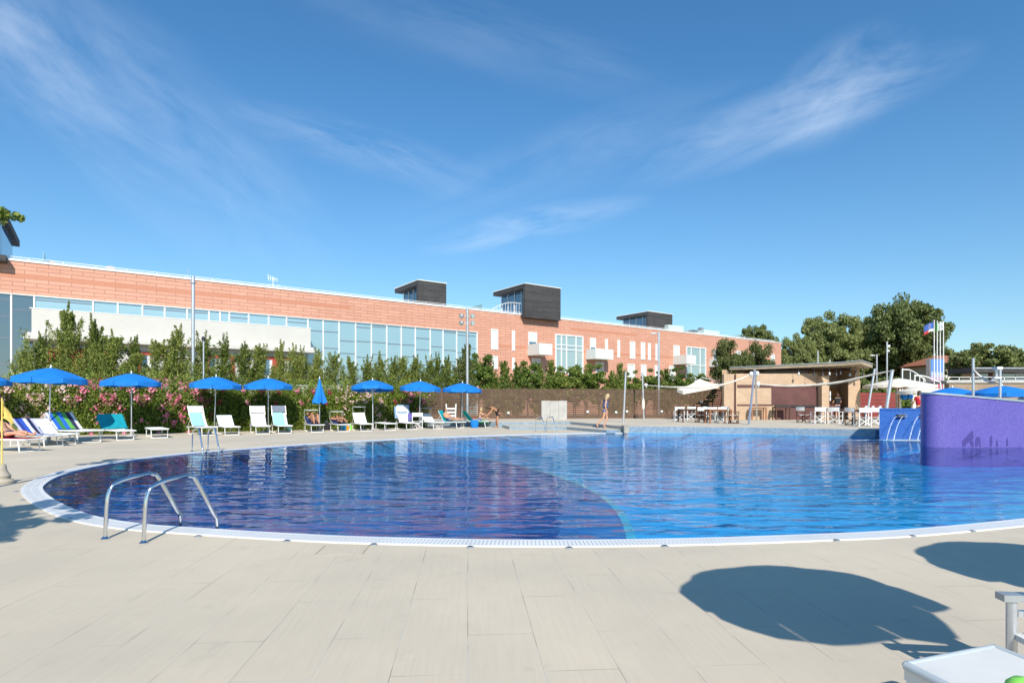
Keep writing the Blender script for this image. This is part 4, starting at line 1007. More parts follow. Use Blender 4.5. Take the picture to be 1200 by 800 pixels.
# ------------------------------------------------------------------ pool ladders
def ladder(p, q, dirv, label, grp, rh=.62, ln=.95):
    """p, q: deck feet of the two rails; dirv: towards the water"""
    c = (Vector(p)+Vector(q))/2; d = Vector(dirv).normalized(); rz = math.atan2(d.y, d.x)
    e_ = empty('pool_ladder', label, 'ladder', c, rz, grp)
    inv = Matrix.Rotation(-rz, 3, 'Z')
    for a in (p, q):
        a_ = inv@(Vector(a)-c); y = a_.y; x0 = a_.x
        pts = [(x0, 0, 0), (x0+.02, 0, rh*.55), (x0+.05, 0, rh*.80), (x0+.12, 0, rh*.91), (x0+.26, 0, rh*.97), (x0+.46, 0, rh), (x0+.53, 0, rh*.985), (x0+.60, 0, rh*.90), (x0+.82, 0, rh*.28), (x0+.87, 0, rh*.08), (x0+.88, 0, -.5)]
        pts = [Vector((u, y, z)) for u, _, z in pts]
        o = MB().tube(spline(pts, 3), .0215, 12).build('handrail', 'chrome', e_, True)
        MB().lathe([(.045, .0), (.045, .008), (.03, .02), (.024, .03)], 16, (x0, y, 0)).build('flange', 'chrome', o, True)
    ys = sorted([(inv@(Vector(a)-c)).y for a in (p, q)])
    for z in (-.2, -.42): MB().b2((.82, ys[0], z), (.92, ys[1], z+.02)).build('tread', 'chrome', e_)
    return e_
g1, g2 = G(122.5, 631.5), G(169, 636)
ladder(g1, g2, (.38, .68, 0), 'large polished steel pool ladder in the left foreground', 'steel pool ladders', .605).scale = (.89, 1, 1)
g1, g2 = G(225, 529), G(243.5, 527.5)
ladder(g1, g2, (.92, -.9, 0), 'steel pool ladder at the left rear edge before the umbrellas', 'steel pool ladders', .66)
g1, g2 = G(627.5, 505), G(640, 505.3)
ladder(g1, g2, (.6, -1, 0), 'small far steel pool ladder in front of the concrete box', 'steel pool ladders', .72)
# drain caps
DC = None; DL = [(19, 576, 'cap left of the coping, farthest left'), (26, 586, 'cap just left of the coping bend'), (82, 608, 'cap left of the near ladder'), (232, 628.5, 'cap right of the near ladder'), (336, 634, 'cap left of the square hatch'),
      (438, 638.2, 'cap right of the square hatch'), (551, 641.2, 'cap left of the picture centre by the coping'), (667, 642, 'cap below the end of the dark pool floor'), (779, 640.2, 'cap above the near umbrella shadow'), (980, 633.4, 'cap left of the second umbrella shadow'), (1069, 628.3, 'cap above the tip of the second umbrella shadow'), (1139, 622.6, 'rightmost cap beside the coping')]
for i, (px, py, lab) in enumerate(DL):
    if DC is None:
        DC = empty('drain_cap', 'x', 'drain cap'); MB().lathe([(.038, .0), (.038, .007), (.030, .011), (.0, .012)], 16).build('rim', 'steel', DC, True); MB().lathe([(.022, .0125), (.012, .014), (.0, .014)], 12).build('lens', 'blackmetal', DC, True); u_ = DC
    else: u_ = dup(DC)
    g = G(px, py); g.z = .001; u_.location = g; u_['label'] = 'small round steel '+lab; u_['group'] = 'drain caps set in the slabs round the pool'
hm = MB()
for a, b in (((0, 0), (.42, 0)), ((.42, 0), (.42, .34)), ((.42, .34), (0, .34)), ((0, .34), (0, 0))): hm.bar((a[0], a[1], .002), (b[0], b[1], .002), .008, .006)
e_ = empty('floor_hatch', 'square inspection hatch with a rusty rim in the slabs near the pool edge', 'hatch', G(369, 650), R(3)); hm.build('frame', 'stone', e_); MB().b2((.01, .01, -.002), (.41, .33, .002)).build('lid', 'deck', e_)

# ------------------------------------------------------------------ lamp posts and poles
def post(name, label, cat, px, Y, pt, z0, r, m_='alu', group=None, r2=None):
    z = ZZ(pt, Y); e_ = empty(name, label, cat, AT(px, Y, z0), 0, group); MB().tube([(0, 0, 0), (0, 0, z-z0)], [r, r2 or r], 12).build('pole', m_, e_, True); return e_, z-z0
e_, h = post('lamp_post', 'tall pale steel post rising above the roof line behind the fourth umbrella', 'lamp post', 226.3, 31.5, 323.5, 0, .085, 'alu')
MB().lathe([(.16, 0), (.13, .06), (.08, .16)], 12, (0, 0, h-.38)).build('lamp_shade', 'steel', e_, True)
e_, h = post('garden_lamp', 'short garden lamp with a round black head beside the tall pale post', 'lamp post', 238.5, 31, 397, 0, .04, 'alu')
MB().lathe([(.03, -.02), (.09, 0), (.10, .1), (.09, .18), (.02, .22)], 12, (0, 0, h-.08)).build('lamp_head', 'blackmetal', e_, True)
e_, h = post('floodlight_mast', 'grey mast with four floodlights behind the umbrella on the right of the row', 'floodlight', 547.6, 37, 361, 0, .085, 'steel')
for z in (h-.48, h-.92): MB().bar((-.36, 0, z), (.36, 0, z), .04).build('crossbar', 'steel', e_)
for x in (-.36, .34):
    for z in (h-.48, h-.92):
        m3 = MB(); m3.lathe([(.06, -.16), (.10, -.12), (.17, .03), (.16, .06)], 12); o = m3.build('floodlight', 'steel', e_, True); o.location = (x, -.08, z-.03); o.rotation_euler = (R(115), 0, R(-50 if x < 0 else 50)); MB().lathe([(.14, .05), (.14, .065)], 12).build('lens', 'screen', o)
def streetlamp(px, Y, pt, arm, label, z0=0, r=.06):
    e_, h = post('street_lamp', label, 'street lamp', px, Y, pt, z0, r, 'alu', 'street lamps with one short arm')
    MB().tube([(0, 0, h-.12), (arm*.5, 0, h-.08), (arm, 0, h-.14)], .03, 6).build('arm', 'alu', e_, True)
    m3 = MB(); m3.lathe([(.04, .10), (.2, .04), (.28, 0), (.2, -.04), (.05, -.05)], 12, sy=.5); o = m3.build('lamp_head', 'white', e_, True); o.location = (arm, 0, h-.15)
streetlamp(772, 48, 389, -.45, 'street lamp with a white head in front of the terracotta wall', r=.09)
streetlamp(1027.5, 60, 415, -.45, 'street lamp with an arm to the left before the big plane trees', r=.07)
e_, h = post('camera_mast', 'slim mast with camera and small boxes before the big plane trees', 'mast', 1039.5, 58, 400, 0, .07, 'alu')
MB().b2((0, -.1, h-.55), (.25, .1, h-.35)).build('camera', 'white', e_); MB().b2((0, -.08, h-1.0), (.2, .08, h-.85)).build('junction_box', 'white', e_)
for px, pt, lab in [(958.5, 411, 'thin pale vent pipe standing on the pavilion roof, taller one'), (972.5, 421, 'thin pale vent pipe on the pavilion roof, shorter one')]:
    Yq = 43; e_ = empty('vent_pipe', lab, 'pipe', AT(px, Yq, 3.83), 0, 'vent pipes on the pavilion roof'); MB().tube([(0, 0, 0), (0, 0, ZZ(pt, Yq)-3.83)], .045, 8).build('pipe', 'alu', e_, True); MB().lathe([(.07, 0), (.07, .04)], 8).build('collar', 'steel', e_)
def leanpole(name, label, p0, p1, r=.05, m_='alu', cat='pole', group=None):
    e_ = empty(name, label, cat, p0, 0, group); d = Vector(p1)-Vector(p0); MB().tube([(0, 0, 0), d], r, 10).build('pole', m_, e_, True); u = d.normalized()
    MB().tube([d-u*.02, d+u*.03], r*1.25, 10).build('cap', 'steel', e_, True); MB().lathe([(r*2, 0), (r*2, .02), (r*1.2, .03)], 12).build('foot', 'steel', e_, True); return e_
SG = 'steel poles for the shade sails'
def pt3(px, py, Y): return Vector(((px-600)/F*Y, Y, ZZ(py, Y)))
YP = 35.0
leanpole('sail_pole', 'leaning steel pole right of the walking woman, with nothing attached', G(730.5, 494.7, TZ), pt3(733.3, 436, 33.3), .055, group=SG)
a = G(754.5, 490.6, TZ); leanpole('sail_pole', 'steel pole with a rolled white cover holding the left end of the long furled sail', a, pt3(752.8, 437.5, a.y), .06, group=SG)
e_ = empty('furled_cover', 'white rolled fabric tied against the pole of the long furled sail', 'cover', pt3(753.8, 480, a.y-.1)); MB().lathe([(.05, 0), (.10, .1), (.11, .5), (.06, .78)], 10).build('roll', 'cream', e_, True); MB().lathe([(.115, .2), (.115, .24)], 10).build('strap', 'white', e_)
aL = G(877.5, 497.5, TZ); aR = G(887, 492.5, TZ); top_ = pt3(884.3, 434, (aL.y+aR.y)/2+.5)
leanpole('sail_pole', 'left leg of the steel A shaped sail support before the brick pavilion', aL, top_, .06, group=SG)
leanpole('sail_pole', 'right leg of the steel A shaped sail support before the brick pavilion', aR, top_+Vector((.12, .15, -.05)), .05, group=SG)
YR = 30.0
leanpole('sail_pole', 'slim leaning pole left of the pair beyond the fountain wall', pt3(1016.5, 483, YR+4), pt3(1025, 432.5, YR+4), .06, group=SG)
leanpole('sail_pole', 'thicker leaning pole right of the pair beyond the fountain wall', pt3(1038.5, 481, YR), pt3(1045.5, 434, YR), .085, group=SG)
p1140 = AT(1140.5, 21.8, 0); leanpole('sail_pole', 'upright steel pole left of the hanging furled sail over the violet wall', p1140, p1140+Vector((0, 0, ZZ(420.5, 21.8))), .045, group=SG)
p1172 = AT(1172, 21.2, 0); leanpole('sail_pole', 'upright steel pole with a small camera over the violet wall', p1172, p1172+Vector((0, 0, ZZ(430.5, 21.2))), .045, group=SG)
e_ = empty('security_camera', 'small white camera fixed to the pole near the right edge', 'camera', pt3(1166, 432, 21.2)); MB().b2((-.12, -.25, -.03), (.08, .0, .06)).build('housing', 'white', e_); MB().b2((.0, -.05, -.3), (.06, 0, -.03)).build('bracket', 'alu', e_); MB().b2((-.1, -.1, -.36), (.16, .04, -.3)).build('box', 'white', e_)
def sail(name, label, pts, rs, m_='cream', group='furled shade sails'):
    P = spline([Vector(p) for p in pts], 6); n = len(P)
    rr_ = [rs*(.35+.65*math.sin(PI*min(1, max(0, i/(n-1)))))*(1+.12*math.sin(i*1.9)) for i in range(n)]
    c = P[0].copy(); e_ = empty(name, label, 'sail', c, 0, group); MB().tube([p-c for p in P], rr_, 9).build('sail_cloth', m_, e_, True)
    for i in range(4, n-2, 6): MB().tube([P[i]-c-(P[i+1]-P[i])*.06, P[i]-c+(P[i+1]-P[i])*.06], rr_[i]*1.1, 9).build('strap', 'white', e_)
sail('furled_sail', 'long furled white sail sagging between the rolled cover pole and the A frame', [pt3(755, 451, a.y), pt3(790, 453.5, 37.6), pt3(835, 452.5, 36.6), pt3(862, 446, 36), pt3(882, 437.5, 36)], .062)
sail('furled_sail', 'furled sail crossing in front of the brick pavilion up to the right pair of poles', [pt3(888, 450, 35.5), pt3(920, 452, 34.6), pt3(952, 451, 33.6), pt3(985, 447.5, 32.4), pt3(1020, 439.5, 31), pt3(1044, 434.5, YR)], .066)
sail('furled_sail', 'short furled white sail drooping between the two poles over the violet wall', [pt3(1141, 433, 21.7), pt3(1148, 440.5, 21.7), pt3(1157, 446, 21.5), pt3(1165, 447.5, 21.3), pt3(1171, 445.5, 21.2)], .05)
for i, (px, py, Y) in enumerate([(757, 451, a.y-.1), (880.5, 437.5, 35.9), (887.5, 437, 35.9), (888.5, 449.5, 35.4)]):
    e_ = empty('pulley', ['white pulley at the left end of the long furled sail', 'white pulley left of the top of the A frame', 'white pulley right of the top of the A frame', 'white pulley halfway up the A frame'][i], 'pulley', pt3(px, py, Y), 0, 'pulleys of the furled sails')
    m3 = MB(); m3.lathe([(.09, -.05), (.12, -.03), (.12, .03), (.09, .05)], 12); o = m3.build('wheel', 'white', e_, True); o.rotation_euler = (R(90), 0, .3); MB().b2((-.03, -.07, -.22), (.03, .07, .02)).build('bracket', 'steel', e_)

# cantilever cream parasol before the fence
YC = 40.3
e_ = empty('cantilever_umbrella', 'cream square cantilever umbrella with a slanting wooden mast beside the brick pavilion', 'umbrella', G(843.5, 489, TZ))
o0 = e_.location.copy(); c = pt3(820, 443.5, YC)-o0
cr_ = [pt3(793.5, 455.5, YC-1.0)-o0, pt3(800.5, 458.0, YC-1.6)-o0, pt3(847, 449.5, YC-.6)-o0, pt3(835, 448.5, YC+1.4)-o0]
rows = []
for k in range(5):
    p = cr_[k % 4]; rows.append([c+(p-c)*u+Vector((0, 0, -.12*math.sin(PI*u))) for u in (0.02, .25, .5, .75, 1)])
b_ = MB(); b_.sheet(rows, .01); can = b_.build('canopy', 'cream', e_, True)
b_ = MB()
for k in range(4):
    p, q = cr_[k], cr_[(k+1) % 4]; b_.sheet([[p+Vector((0, 0, .01)), (p+q)/2, q+Vector((0, 0, .01))], [p+Vector((0, 0, -.22)), (p+q)/2+Vector((0, 0, -.22)), q+Vector((0, 0, -.22))]], .008)
b_.build('valance', 'cream', can)
MB().tube([(0, 0, .05), pt3(844.5, 476, YC)-o0, pt3(848.5, 446, YC+.4)-o0], .05, 8).build('mast', 'wood', e_, True)
MB().tube([pt3(848.5, 448, YC+.4)-o0, pt3(822, 442, YC)-o0], .035, 8).build('arm', 'steel', e_, True); MB().lathe([(.4, 0), (.4, .06), (.1, .1)], 16).build('base', 'concrete', e_, True)
# big cream parasols beyond the fountain
def bigpar(px, Y, pt, prim, rad, label, rz):
    zt = ZZ(pt, Y); zr = ZZ(prim, Y); e_ = empty('market_umbrella', label, 'umbrella', AT(px, Y, TZ), rz, 'big cream umbrellas beyond the fountain'); top = zt-TZ; rim = zr-TZ
    MB().tube([(0, 0, 0), (0, 0, top)], .04, 8).build('pole', 'wood', e_, True); m = 32; rings = []
    for j in range(6):
        u = j/5; rings.append([((rad*u*(1-.04*math.sin(PI*((k % 4)/4))*u))*math.cos(2*PI*k/m), (rad*u)*math.sin(2*PI*k/m), top-(top-rim)*u**1.1) for k in range(m+1)])
    can = MB().sheet(rings, .008).build('canopy', 'cream', e_, True); v = MB()
    v.sheet([[(rad*math.cos(2*PI*k/m), rad*math.sin(2*PI*k/m), rim) for k in range(m+1)], [(rad*1.01*math.cos(2*PI*k/m), rad*1.01*math.sin(2*PI*k/m), rim-(.13 if k % 2 else .18)) for k in range(m+1)]], .006); v.build('valance', 'cream', can)
    rb = MB()
    for k in range(8): a_ = 2*PI*k/8; rb.bar((0, 0, rim-.25), (rad*.6*math.cos(a_), rad*.6*math.sin(a_), top-(top-rim)*.6-.03), .03)
    rb.build('ribs', 'wood', e_)
bigpar(1053, 38, 443, 451.5, 2.0, 'large cream umbrella above the person in red, left one', .2)
bigpar(1080, 33, 451, 458.5, 1.15, 'cream umbrella canopy overlapping in front, right one', .5)

# ------------------------------------------------------------------ brick pavilion with a board roof
YPV = 39.0; xL, xR = AT(848.5, YPV).x, AT(1008, YPV).x; PH = 3.32
def PX(px, Y=YPV): return (px-600)/F*Y
pv_ = empty('brick_pavilion', 'sandy brick pool pavilion with a flat overhanging board roof and maroon panels', 'pavilion', (0, YPV, TZ))
def pz(py, Y=YPV): return ZZ(py, Y)-TZ
b_ = MB(); b_.b2((xL, 0, 0), (PX(860), .35, pz(438))); b_.b2((PX(862.5), 0, 0), (PX(958), .35, pz(438)+.02)); b_.b2((PX(860), .12, 0), (PX(862.5), .35, pz(438))); b_.build('front_wall', 'brick', pv_)
MB().b2((PX(860)+.01, .10, 0), (PX(862.5)-.01, .118, pz(439))).build('downpipe', 'corten', pv_)
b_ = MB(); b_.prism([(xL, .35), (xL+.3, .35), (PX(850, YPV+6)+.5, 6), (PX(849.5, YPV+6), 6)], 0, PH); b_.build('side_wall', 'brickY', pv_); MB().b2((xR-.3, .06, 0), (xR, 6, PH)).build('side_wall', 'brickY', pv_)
MB().b2((PX(958)+.001, -.55, 0), (PX(966.5), .4, pz(438)-.15)).build('pier', 'brick', pv_)
MB().b2((PX(994), -.02, 0), (xR, .055, pz(446))).build('pier', 'brick', pv_)
b_ = MB(); b_.b2((PX(864), -.05, pz(453.8)), (PX(957.5), 0, pz(450.8))); b_.build('ledge', 'corten', pv_)
MB().b2((PX(864), -.05, pz(475)), (PX(906), 0, pz(473.6))).build('ledge', 'corten', pv_)
MB().b2((PX(904), -.03, pz(474.5)), (PX(957.8), 0, pz(453.9))).build('maroon_panel', 'corten', pv_)
MB().b2((PX(907.5), -.02, 0), (PX(957.8), .0, pz(475))).build('maroon_panel', 'corten', pv_)
MB().b2((PX(907.5), -.10, pz(476.5)), (PX(957.8), 0, pz(474.8))).build('ledge', 'blackmetal', pv_)
b_ = MB(); b_.b2((PX(968), 2.2, 0), (xR-.3, 2.4, PH)); b_.build('back_wall', 'brick', pv_)
o = MB().b2((PX(970), 2.14, pz(472.5)), (PX(1012), 2.2, pz(453))).build('shutter', 'orangewood', pv_)
MB().b2((PX(967), .9, 0), (PX(994), 1.3, pz(472.8))).build('bar_counter', 'corten', pv_)
MB().b2((PX(966.6), .8, pz(472.8)), (PX(994), 1.4, pz(472.0))).build('counter_top', 'darkwood', pv_)
MB().b2((PX(966.6), 2.0, pz(453.5)), (PX(1003), 2.1, pz(446.5))).build('beam', 'roofwood', pv_)
for q in ((458.5, 464), (465, 469.5)): MB().b2((PX(966.9), -.57, pz(q[1])), (PX(968.2), -.54, pz(q[0]))).build('notice', 'white', pv_)
# roof: slab set back on the left, reaching forward to a point on the right
rzz = pz(435.6, 41)
rp_ = [(PX(868), 2.0), (PX(905), .7), (PX(985, 37.4), -1.7), (PX(1009, 36.6), -2.4), (PX(1021.5, 38.5), -.6), (PX(1021.5, 38.5)+.6, 7), (PX(869, YPV+7), 7)]
b_ = MB(); n_ = len(rp_); lo = [3.42, 3.40, 3.47, 3.52, 3.40, 3.4, 3.4]; hi = [3.56, 3.60, 3.66, 3.74, 3.62, 3.6, 3.6]
b_.add([(p[0], p[1], l) for p, l in zip(rp_, lo)]+[(p[0], p[1], h) for p, h in zip(rp_, hi)], [tuple(range(n_-1, -1, -1)), tuple(range(n_, 2*n_))]+[(i, (i+1) % n_, (i+1) % n_+n_, i+n_) for i in range(n_)])
rf = b_.build('roof', 'roofwood', pv_)
b_ = MB()
for i in range(4): b_.bar((rp_[i][0], rp_[i][1]-.03, hi[i]+.02), (rp_[i+1][0], rp_[i+1][1]-.03, hi[i+1]+.02), .05)
b_.build('roof_edge', 'steel', rf)
MB().b2((PX(872, YPV+5), .9, PH-.02), (PX(1006), 5, 3.42)).build('roof_beam', 'darkwood', pv_)
for i in range(7):
    x = PX(900+i*16.5); MB().b2((x-.04, -.6 if i > 2 else .6, PH-.05), (x+.04, 6, PH+.08)).build('rafter', 'darkwood', pv_) if False else None
for i, (px, py, yy) in enumerate([(936, 437.5, -.6), (954, 438.3, -.9), (964, 438.5, -.9), (972, 437.5, -1.2), (980, 438.5, -1.3), (985, 437, -1.4), (996, 438.7, -1.2), (1003, 436, -1.5), (1011.5, 438, -.8)]):
    Y = YPV+yy; x, z = PX(px, Y), pz(py, Y); m3 = MB(); m3.lathe([(.05, -.10), (.075, -.09), (.06, .07), (.03, .1)], 10, (x, yy, z)); o = m3.build('spotlight', 'blackmetal' if i % 3 else 'steel', pv_, True); MB().tube([(x, yy, z+.1), (x, yy, 3.46)], .014, 5).build('stem', 'blackmetal', o)
# drawn-out recesses at the foot of the wall are small tables
def table(px, py, w_, d_, h_, label, m_='darkwood', rz=0, grp='wooden terrace tables', Y=None):
    e_ = empty('wooden_table', label, 'table', AT(px, Y, TZ) if Y else G(px, py, TZ), rz, grp)
    b_ = MB()
    for k in range(5): b_.b2((-w_/2, -d_/2+k*d_/5+.006, h_-.035), (w_/2, -d_/2+(k+1)*d_/5-.006, h_))
    b_.b2((-w_/2+.05, -d_/2+.05, h_-.09), (w_/2-.05, d_/2-.05, h_-.036)); b_.build('tabletop', m_, e_)
    for sx in (-1, 1):
        for sy in (-1, 1): MB().b2((sx*(w_/2-.04)-.035, sy*(d_/2-.04)-.035, 0), (sx*(w_/2-.04)+.035, sy*(d_/2-.04)+.035, h_-.036)).build('leg', m_, e_)
    return e_
table(888, 0, 1.0, .5, .82, 'narrow wooden table standing against the brick wall behind the A frame', 'wood', Y=38.55)
table(915.5, 0, .95, .6, .86, 'dark table with a grey top against the maroon panel', 'darkwood', Y=38.4)
table(810, 494.3, 1.35, .8, .75, 'dark wooden table left in the terrace row under the cream sail', 'darkwood', .1)
table(841, 495.6, 1.2, .8, .75, 'reddish wooden table nearest the brick pavilion corner', 'wood', .05)
table(973, 495.5, 1.1, .8, .78, 'dark wooden table before the bar opening', 'darkwood', .1)
T4 = table(1022, 497.5, 1.5, .9, .75, 'dark wooden table with white crockery beside the fountain wall', 'darkwood', .1)
def make_dchair(frame_, fab):
    e_ = empty('folding_chair', 'x', 'chair'); w_ = .27; d_ = .22
    for s_ in (-1, 1):
        MB().bar((s_*w_, -d_, 0), (s_*w_, -d_, .62), .032).build('leg', frame_, e_); MB().bar((s_*w_, d_, 0), (s_*w_, d_+.05, .88), .032).build('leg', frame_, e_)
        MB().b2((s_*w_-.03, -d_-.06, .62), (s_*w_+.03, d_+.04, .645)).build('armrest', frame_, e_)
    f = MB()
    for y in (-d_+.03, d_-.03): f.bar((-w_, y, .05), (w_, y, .43), .026); f.bar((-w_, y+.01, .43), (w_, y+.01, .05), .026)
    f.bar((-w_, -d_, .04), (-w_, d_, .04), .026); f.bar((w_, -d_, .04), (w_, d_, .04), .026); f.build('cross_brace', frame_, e_)
    MB().sheet([[(-w_+.01+k/4*(2*w_-.02), -d_+j/3*2*d_, .45-.03*math.sin(PI*k/4)) for k in range(5)] for j in range(4)], .01).build('seat', fab, e_, True)
    MB().sheet([[(-w_+k/4*2*w_, d_+.06+.03*math.sin(PI*k/4), .66+j/2*.21) for k in range(5)] for j in range(3)], .01).build('backrest', fab, e_, True)
    return e_
CW = make_dchair('white', 'whitefab'); CD = make_dchair('darkwood', 'whitefab'); first = {'w': True, 'd': True}
def chair(px, py, ang, k, label, group='folding director chairs on the terrace'):
    src = CW if k == 'w' else CD
    u_ = src if first[k] else dup(src); first[k] = False
    u_.location = G(px, py, TZ); u_.rotation_euler = (0, 0, R(ang)); u_['label'] = label; u_['group'] = group; return u_
for a in [(795.5, 493.3, 175, 'w', 'leftmost white folding chair on the terrace, half in front of the fence shadow'), (808, 492.3, 190, 'w', 'white backed chair just behind the leftmost dark table'), (821.5, 495, 178, 'd', 'dark framed chair with a white back between the two terrace tables'),
          (833, 494.8, 170, 'w', 'white folding chair left of the reddish table'), (844.5, 495.3, 185, 'w', 'white folding chair tucked behind the reddish table'), (859.5, 496.3, 60, 'd', 'dark framed chair facing left at the end of the reddish table'), (831, 492.2, 20, 'd', 'dark framed chair at the far side behind the two terrace tables'),
          (942, 495, 115, 'd', 'dark framed chair with a white back before the maroon panel'), (958.5, 496.3, 178, 'w', 'large white folding chair seen from behind before the brick pier'), (979, 496.5, 130, 'w', 'white folding chair turned sideways in front of the bar opening'),
          (1000.5, 498.5, 110, 'd', 'dark framed chair left of the table with crockery'), (1010.5, 499.8, 178, 'w', 'nearest white folding chair seen from behind, left of the fountain wall'), (1024, 498.6, 160, 'w', 'white folding chair half hidden beside the fountain wall'), (851, 492.0, 0, 'd', 'dark framed chair in the shade at the pavilion corner')]:
    chair(*a)
e_ = empty('crockery_tray', 'white plates and cups crowded on the table beside the fountain wall', 'tray', T4.location+Vector((0, 0, .75)), .1)
MB().b2((-.6, -.3, .0), (.6, .3, .015)).build('tray', 'white', e_)
for k in range(9): MB().lathe([(.03, .015), (.05, .05), (.055, .12+.04*(k % 3))], 10, (-.5+.125*k, -.15+.12*(k % 3), 0)).build('cup', 'white', e_, True)

# ------------------------------------------------------------------ fountain wall and violet wall
yf = 22.1; fz = ZZ(478.5, yf)
fw_ = empty('fountain_wall', 'blue mosaic fountain wall with two scuppers pouring water into the pool', 'fountain', (0, 0, 0))
x0, x1 = PX(1030.5, yf), PX(1094, yf)
b_ = MB(); b_.prism([(x0, yf), (x1+.3, yf-.15), (x1+.3, yf+2.0), (PX(1032.5, yf+1.9), yf+1.9)], FZ, fz-.06); b_.build('wall', 'fount', fw_)
b_ = MB(); b_.prism([(x0-.015, yf-.02), (x1+.3, yf-.17), (x1+.3, yf+2.0), (PX(1032.0, yf+1.9), yf+1.92)], fz-.06, fz); b_.build('top_edge', 'fount', fw_)
for pxs_ in ((1049, 1059.5), (1075, 1086)):
    xa, xb = PX(pxs_[0], yf), PX(pxs_[1], yf); z = ZZ(487.3, yf); yy = yf-.10
    b_ = MB(); b_.b2((xa, yy-.10, z-.02), (xb, yy+.12, z)); b_.b2((xa, yy-.10, z+.05), (xb, yy+.12, z+.065)); b_.build('scupper', 'steel', fw_); MB().b2((xa+.02, yy-.0, z), (xb-.02, yy+.11, z+.05)).build('scupper_slot', 'blackmetal', fw_)
def wjetmat():
    m, t, b = newmat('falling_water'); b.inputs['Base Color'].default_value = (.8, .88, .95, 1); b.inputs['Roughness'].default_value = .08
    tp = t.add('ShaderNodeBsdfTransparent'); mx = t.add('ShaderNodeMixShader'); n = noise(t, 22, 3, objco(t)); t.link(t.ramp(n, [(.40, (.10, .10, .10)), (.66, (.85, .85, .85))]), mx.inputs[0])
    t.link(tp.outputs[0], mx.inputs[1]); t.link(b.outputs[0], mx.inputs[2]); t.link(mx.outputs[0], t.n['Material Output'].inputs[0]); return m
M['jet'] = wjetmat()
def foammat():
    m, t, b = newmat('foam'); b.inputs['Base Color'].default_value = (.75, .85, .9, 1); b.inputs['Roughness'].default_value = .6; oc = objco(t)
    tp = t.add('ShaderNodeBsdfTransparent'); mx = t.add('ShaderNodeMixShader'); gr = t.add('ShaderNodeTexGradient', gradient_type='SPHERICAL'); mp = t.add('ShaderNodeMapping'); t.link(oc, mp.inputs[0]); t.link(mp.outputs[0], gr.inputs[0])
    f = t.math('MULTIPLY', t.ramp(noise(t, 3.5, 6, oc), [(.38, (0, 0, 0)), (.62, (1, 1, 1))]), t.math('POWER', gr.outputs[1], .7)); t.link(t.math('MULTIPLY', f, .95), mx.inputs[0])
    t.link(tp.outputs[0], mx.inputs[1]); t.link(b.outputs[0], mx.inputs[2]); t.link(mx.outputs[0], t.n['Material Output'].inputs[0]); return m
M['foam'] = foammat()
for i, (px, l) in enumerate([(1048.5, 'left'), (1056.5, 'second'), (1074.5, 'third'), (1084, 'right')]):
    x = PX(px, yf); z = ZZ(487.5, yf); pts = []
    vx = -.9
    for k in range(10):
        tt = k/9*.47; pts.append(Vector((x+vx*tt*1.6, yf-.15-.9*tt, z-4.9*tt*tt*(z+.01)/(4.9*.47*.47))))
    e_ = MB().tube(pts, [.008+.0013*k for k in range(10)], 8).build('water_jet', 'jet', None, True)
    tag(e_, ['leftmost thin water jet arcing from the blue fountain wall', 'second water jet from the left on the blue fountain wall', 'third water jet from the left on the blue fountain wall', 'water jet closest to the violet wall'][i], 'water jet', 'water jets of the fountain wall')
for i, (px, l, sx) in enumerate([(1045, 'white foam spreading below the two left water jets', 1.5), (1071, 'white foam below the two water jets beside the violet wall', 1.3)]):
    b_ = MB(); b_.add([(math.cos(2*PI*k/24), math.sin(2*PI*k/24), .03*math.sin(k*1.7)**2) for k in range(24)]+[(0, 0, .05)], [(k, (k+1) % 24, 24) for k in range(24)]); o = b_.build('foam', 'foam', None, True, (PX(px, 21.4), 21.45, .0)); o.scale = (sx*1.2, .55, 1)
    tag(o, l, 'foam'); o['kind'] = 'stuff'
# violet wall: rounded left end, top sloping down to the right
vy = 18.6; vx0 = PX(1088, vy); pth = [Vector((vx0+.50, vy+.9, 0)), Vector((vx0+.18, vy+.62, 0)), Vector((vx0, vy+.28, 0)), Vector((vx0+.05, vy+.02, 0)), Vector((vx0+.30, vy-.13, 0)), Vector((vx0+.8, vy-.17, 0)), Vector((vx0+2.5, vy-.12, 0)), Vector((vx0+4.5, vy+.1, 0)), Vector((vx0+7, vy+.6, 0)), Vector((vx0+10, vy+1.5, 0))]
pth = spline(pth, 5); 
def vtop(x): return 1.66-.088*max(0, x-vx0)
vw = empty('violet_wall', 'curved violet mosaic wall standing in the pool with its top sloping down to the right', 'wall')
inn = offset(pth, .42) if offset(pth, .42)[20].y > pth[20].y else offset(pth, -.42)
n_ = len(pth); vs = [(p.x, p.y, FZ) for p in pth]+[(p.x, p.y, vtop(p.x)) for p in pth]+[(p.x, p.y, vtop(p.x)) for p in inn]+[(p.x, p.y, FZ) for p in inn]
fs = [(i, i+1, n_+i+1, n_+i) for i in range(n_-1)]+[(n_+i, n_+i+1, 2*n_+i+1, 2*n_+i) for i in range(n_-1)]+[(2*n_+i, 2*n_+i+1, 3*n_+i+1, 3*n_+i) for i in range(n_-1)]+[(0, n_, 2*n_, 3*n_), (n_-1, 2*n_-1, 3*n_-1, 4*n_-1)]
MB().add(vs, fs).build('wall', 'purple', vw, True)
o1, o2 = offset(pth, -.03 if inn[20].y > pth[20].y and offset(pth, .42)[20].y > pth[20].y else .03), offset(pth, .45 if offset(pth, .42)[20].y > pth[20].y else -.45)
vs = []
for q, dz in ((o1, .0), (o1, .055), (o2, .055), (o2, .0)): vs += [(p.x, p.y, vtop(p.x)+dz+.002) for p in q]
fs = [(j*n_+i, j*n_+i+1, ((j+1) % 4)*n_+i+1, ((j+1) % 4)*n_+i) for j in range(4) for i in range(n_-1)]+[(0, n_, 2*n_, 3*n_), (n_-1, 2*n_-1, 3*n_-1, 4*n_-1)]
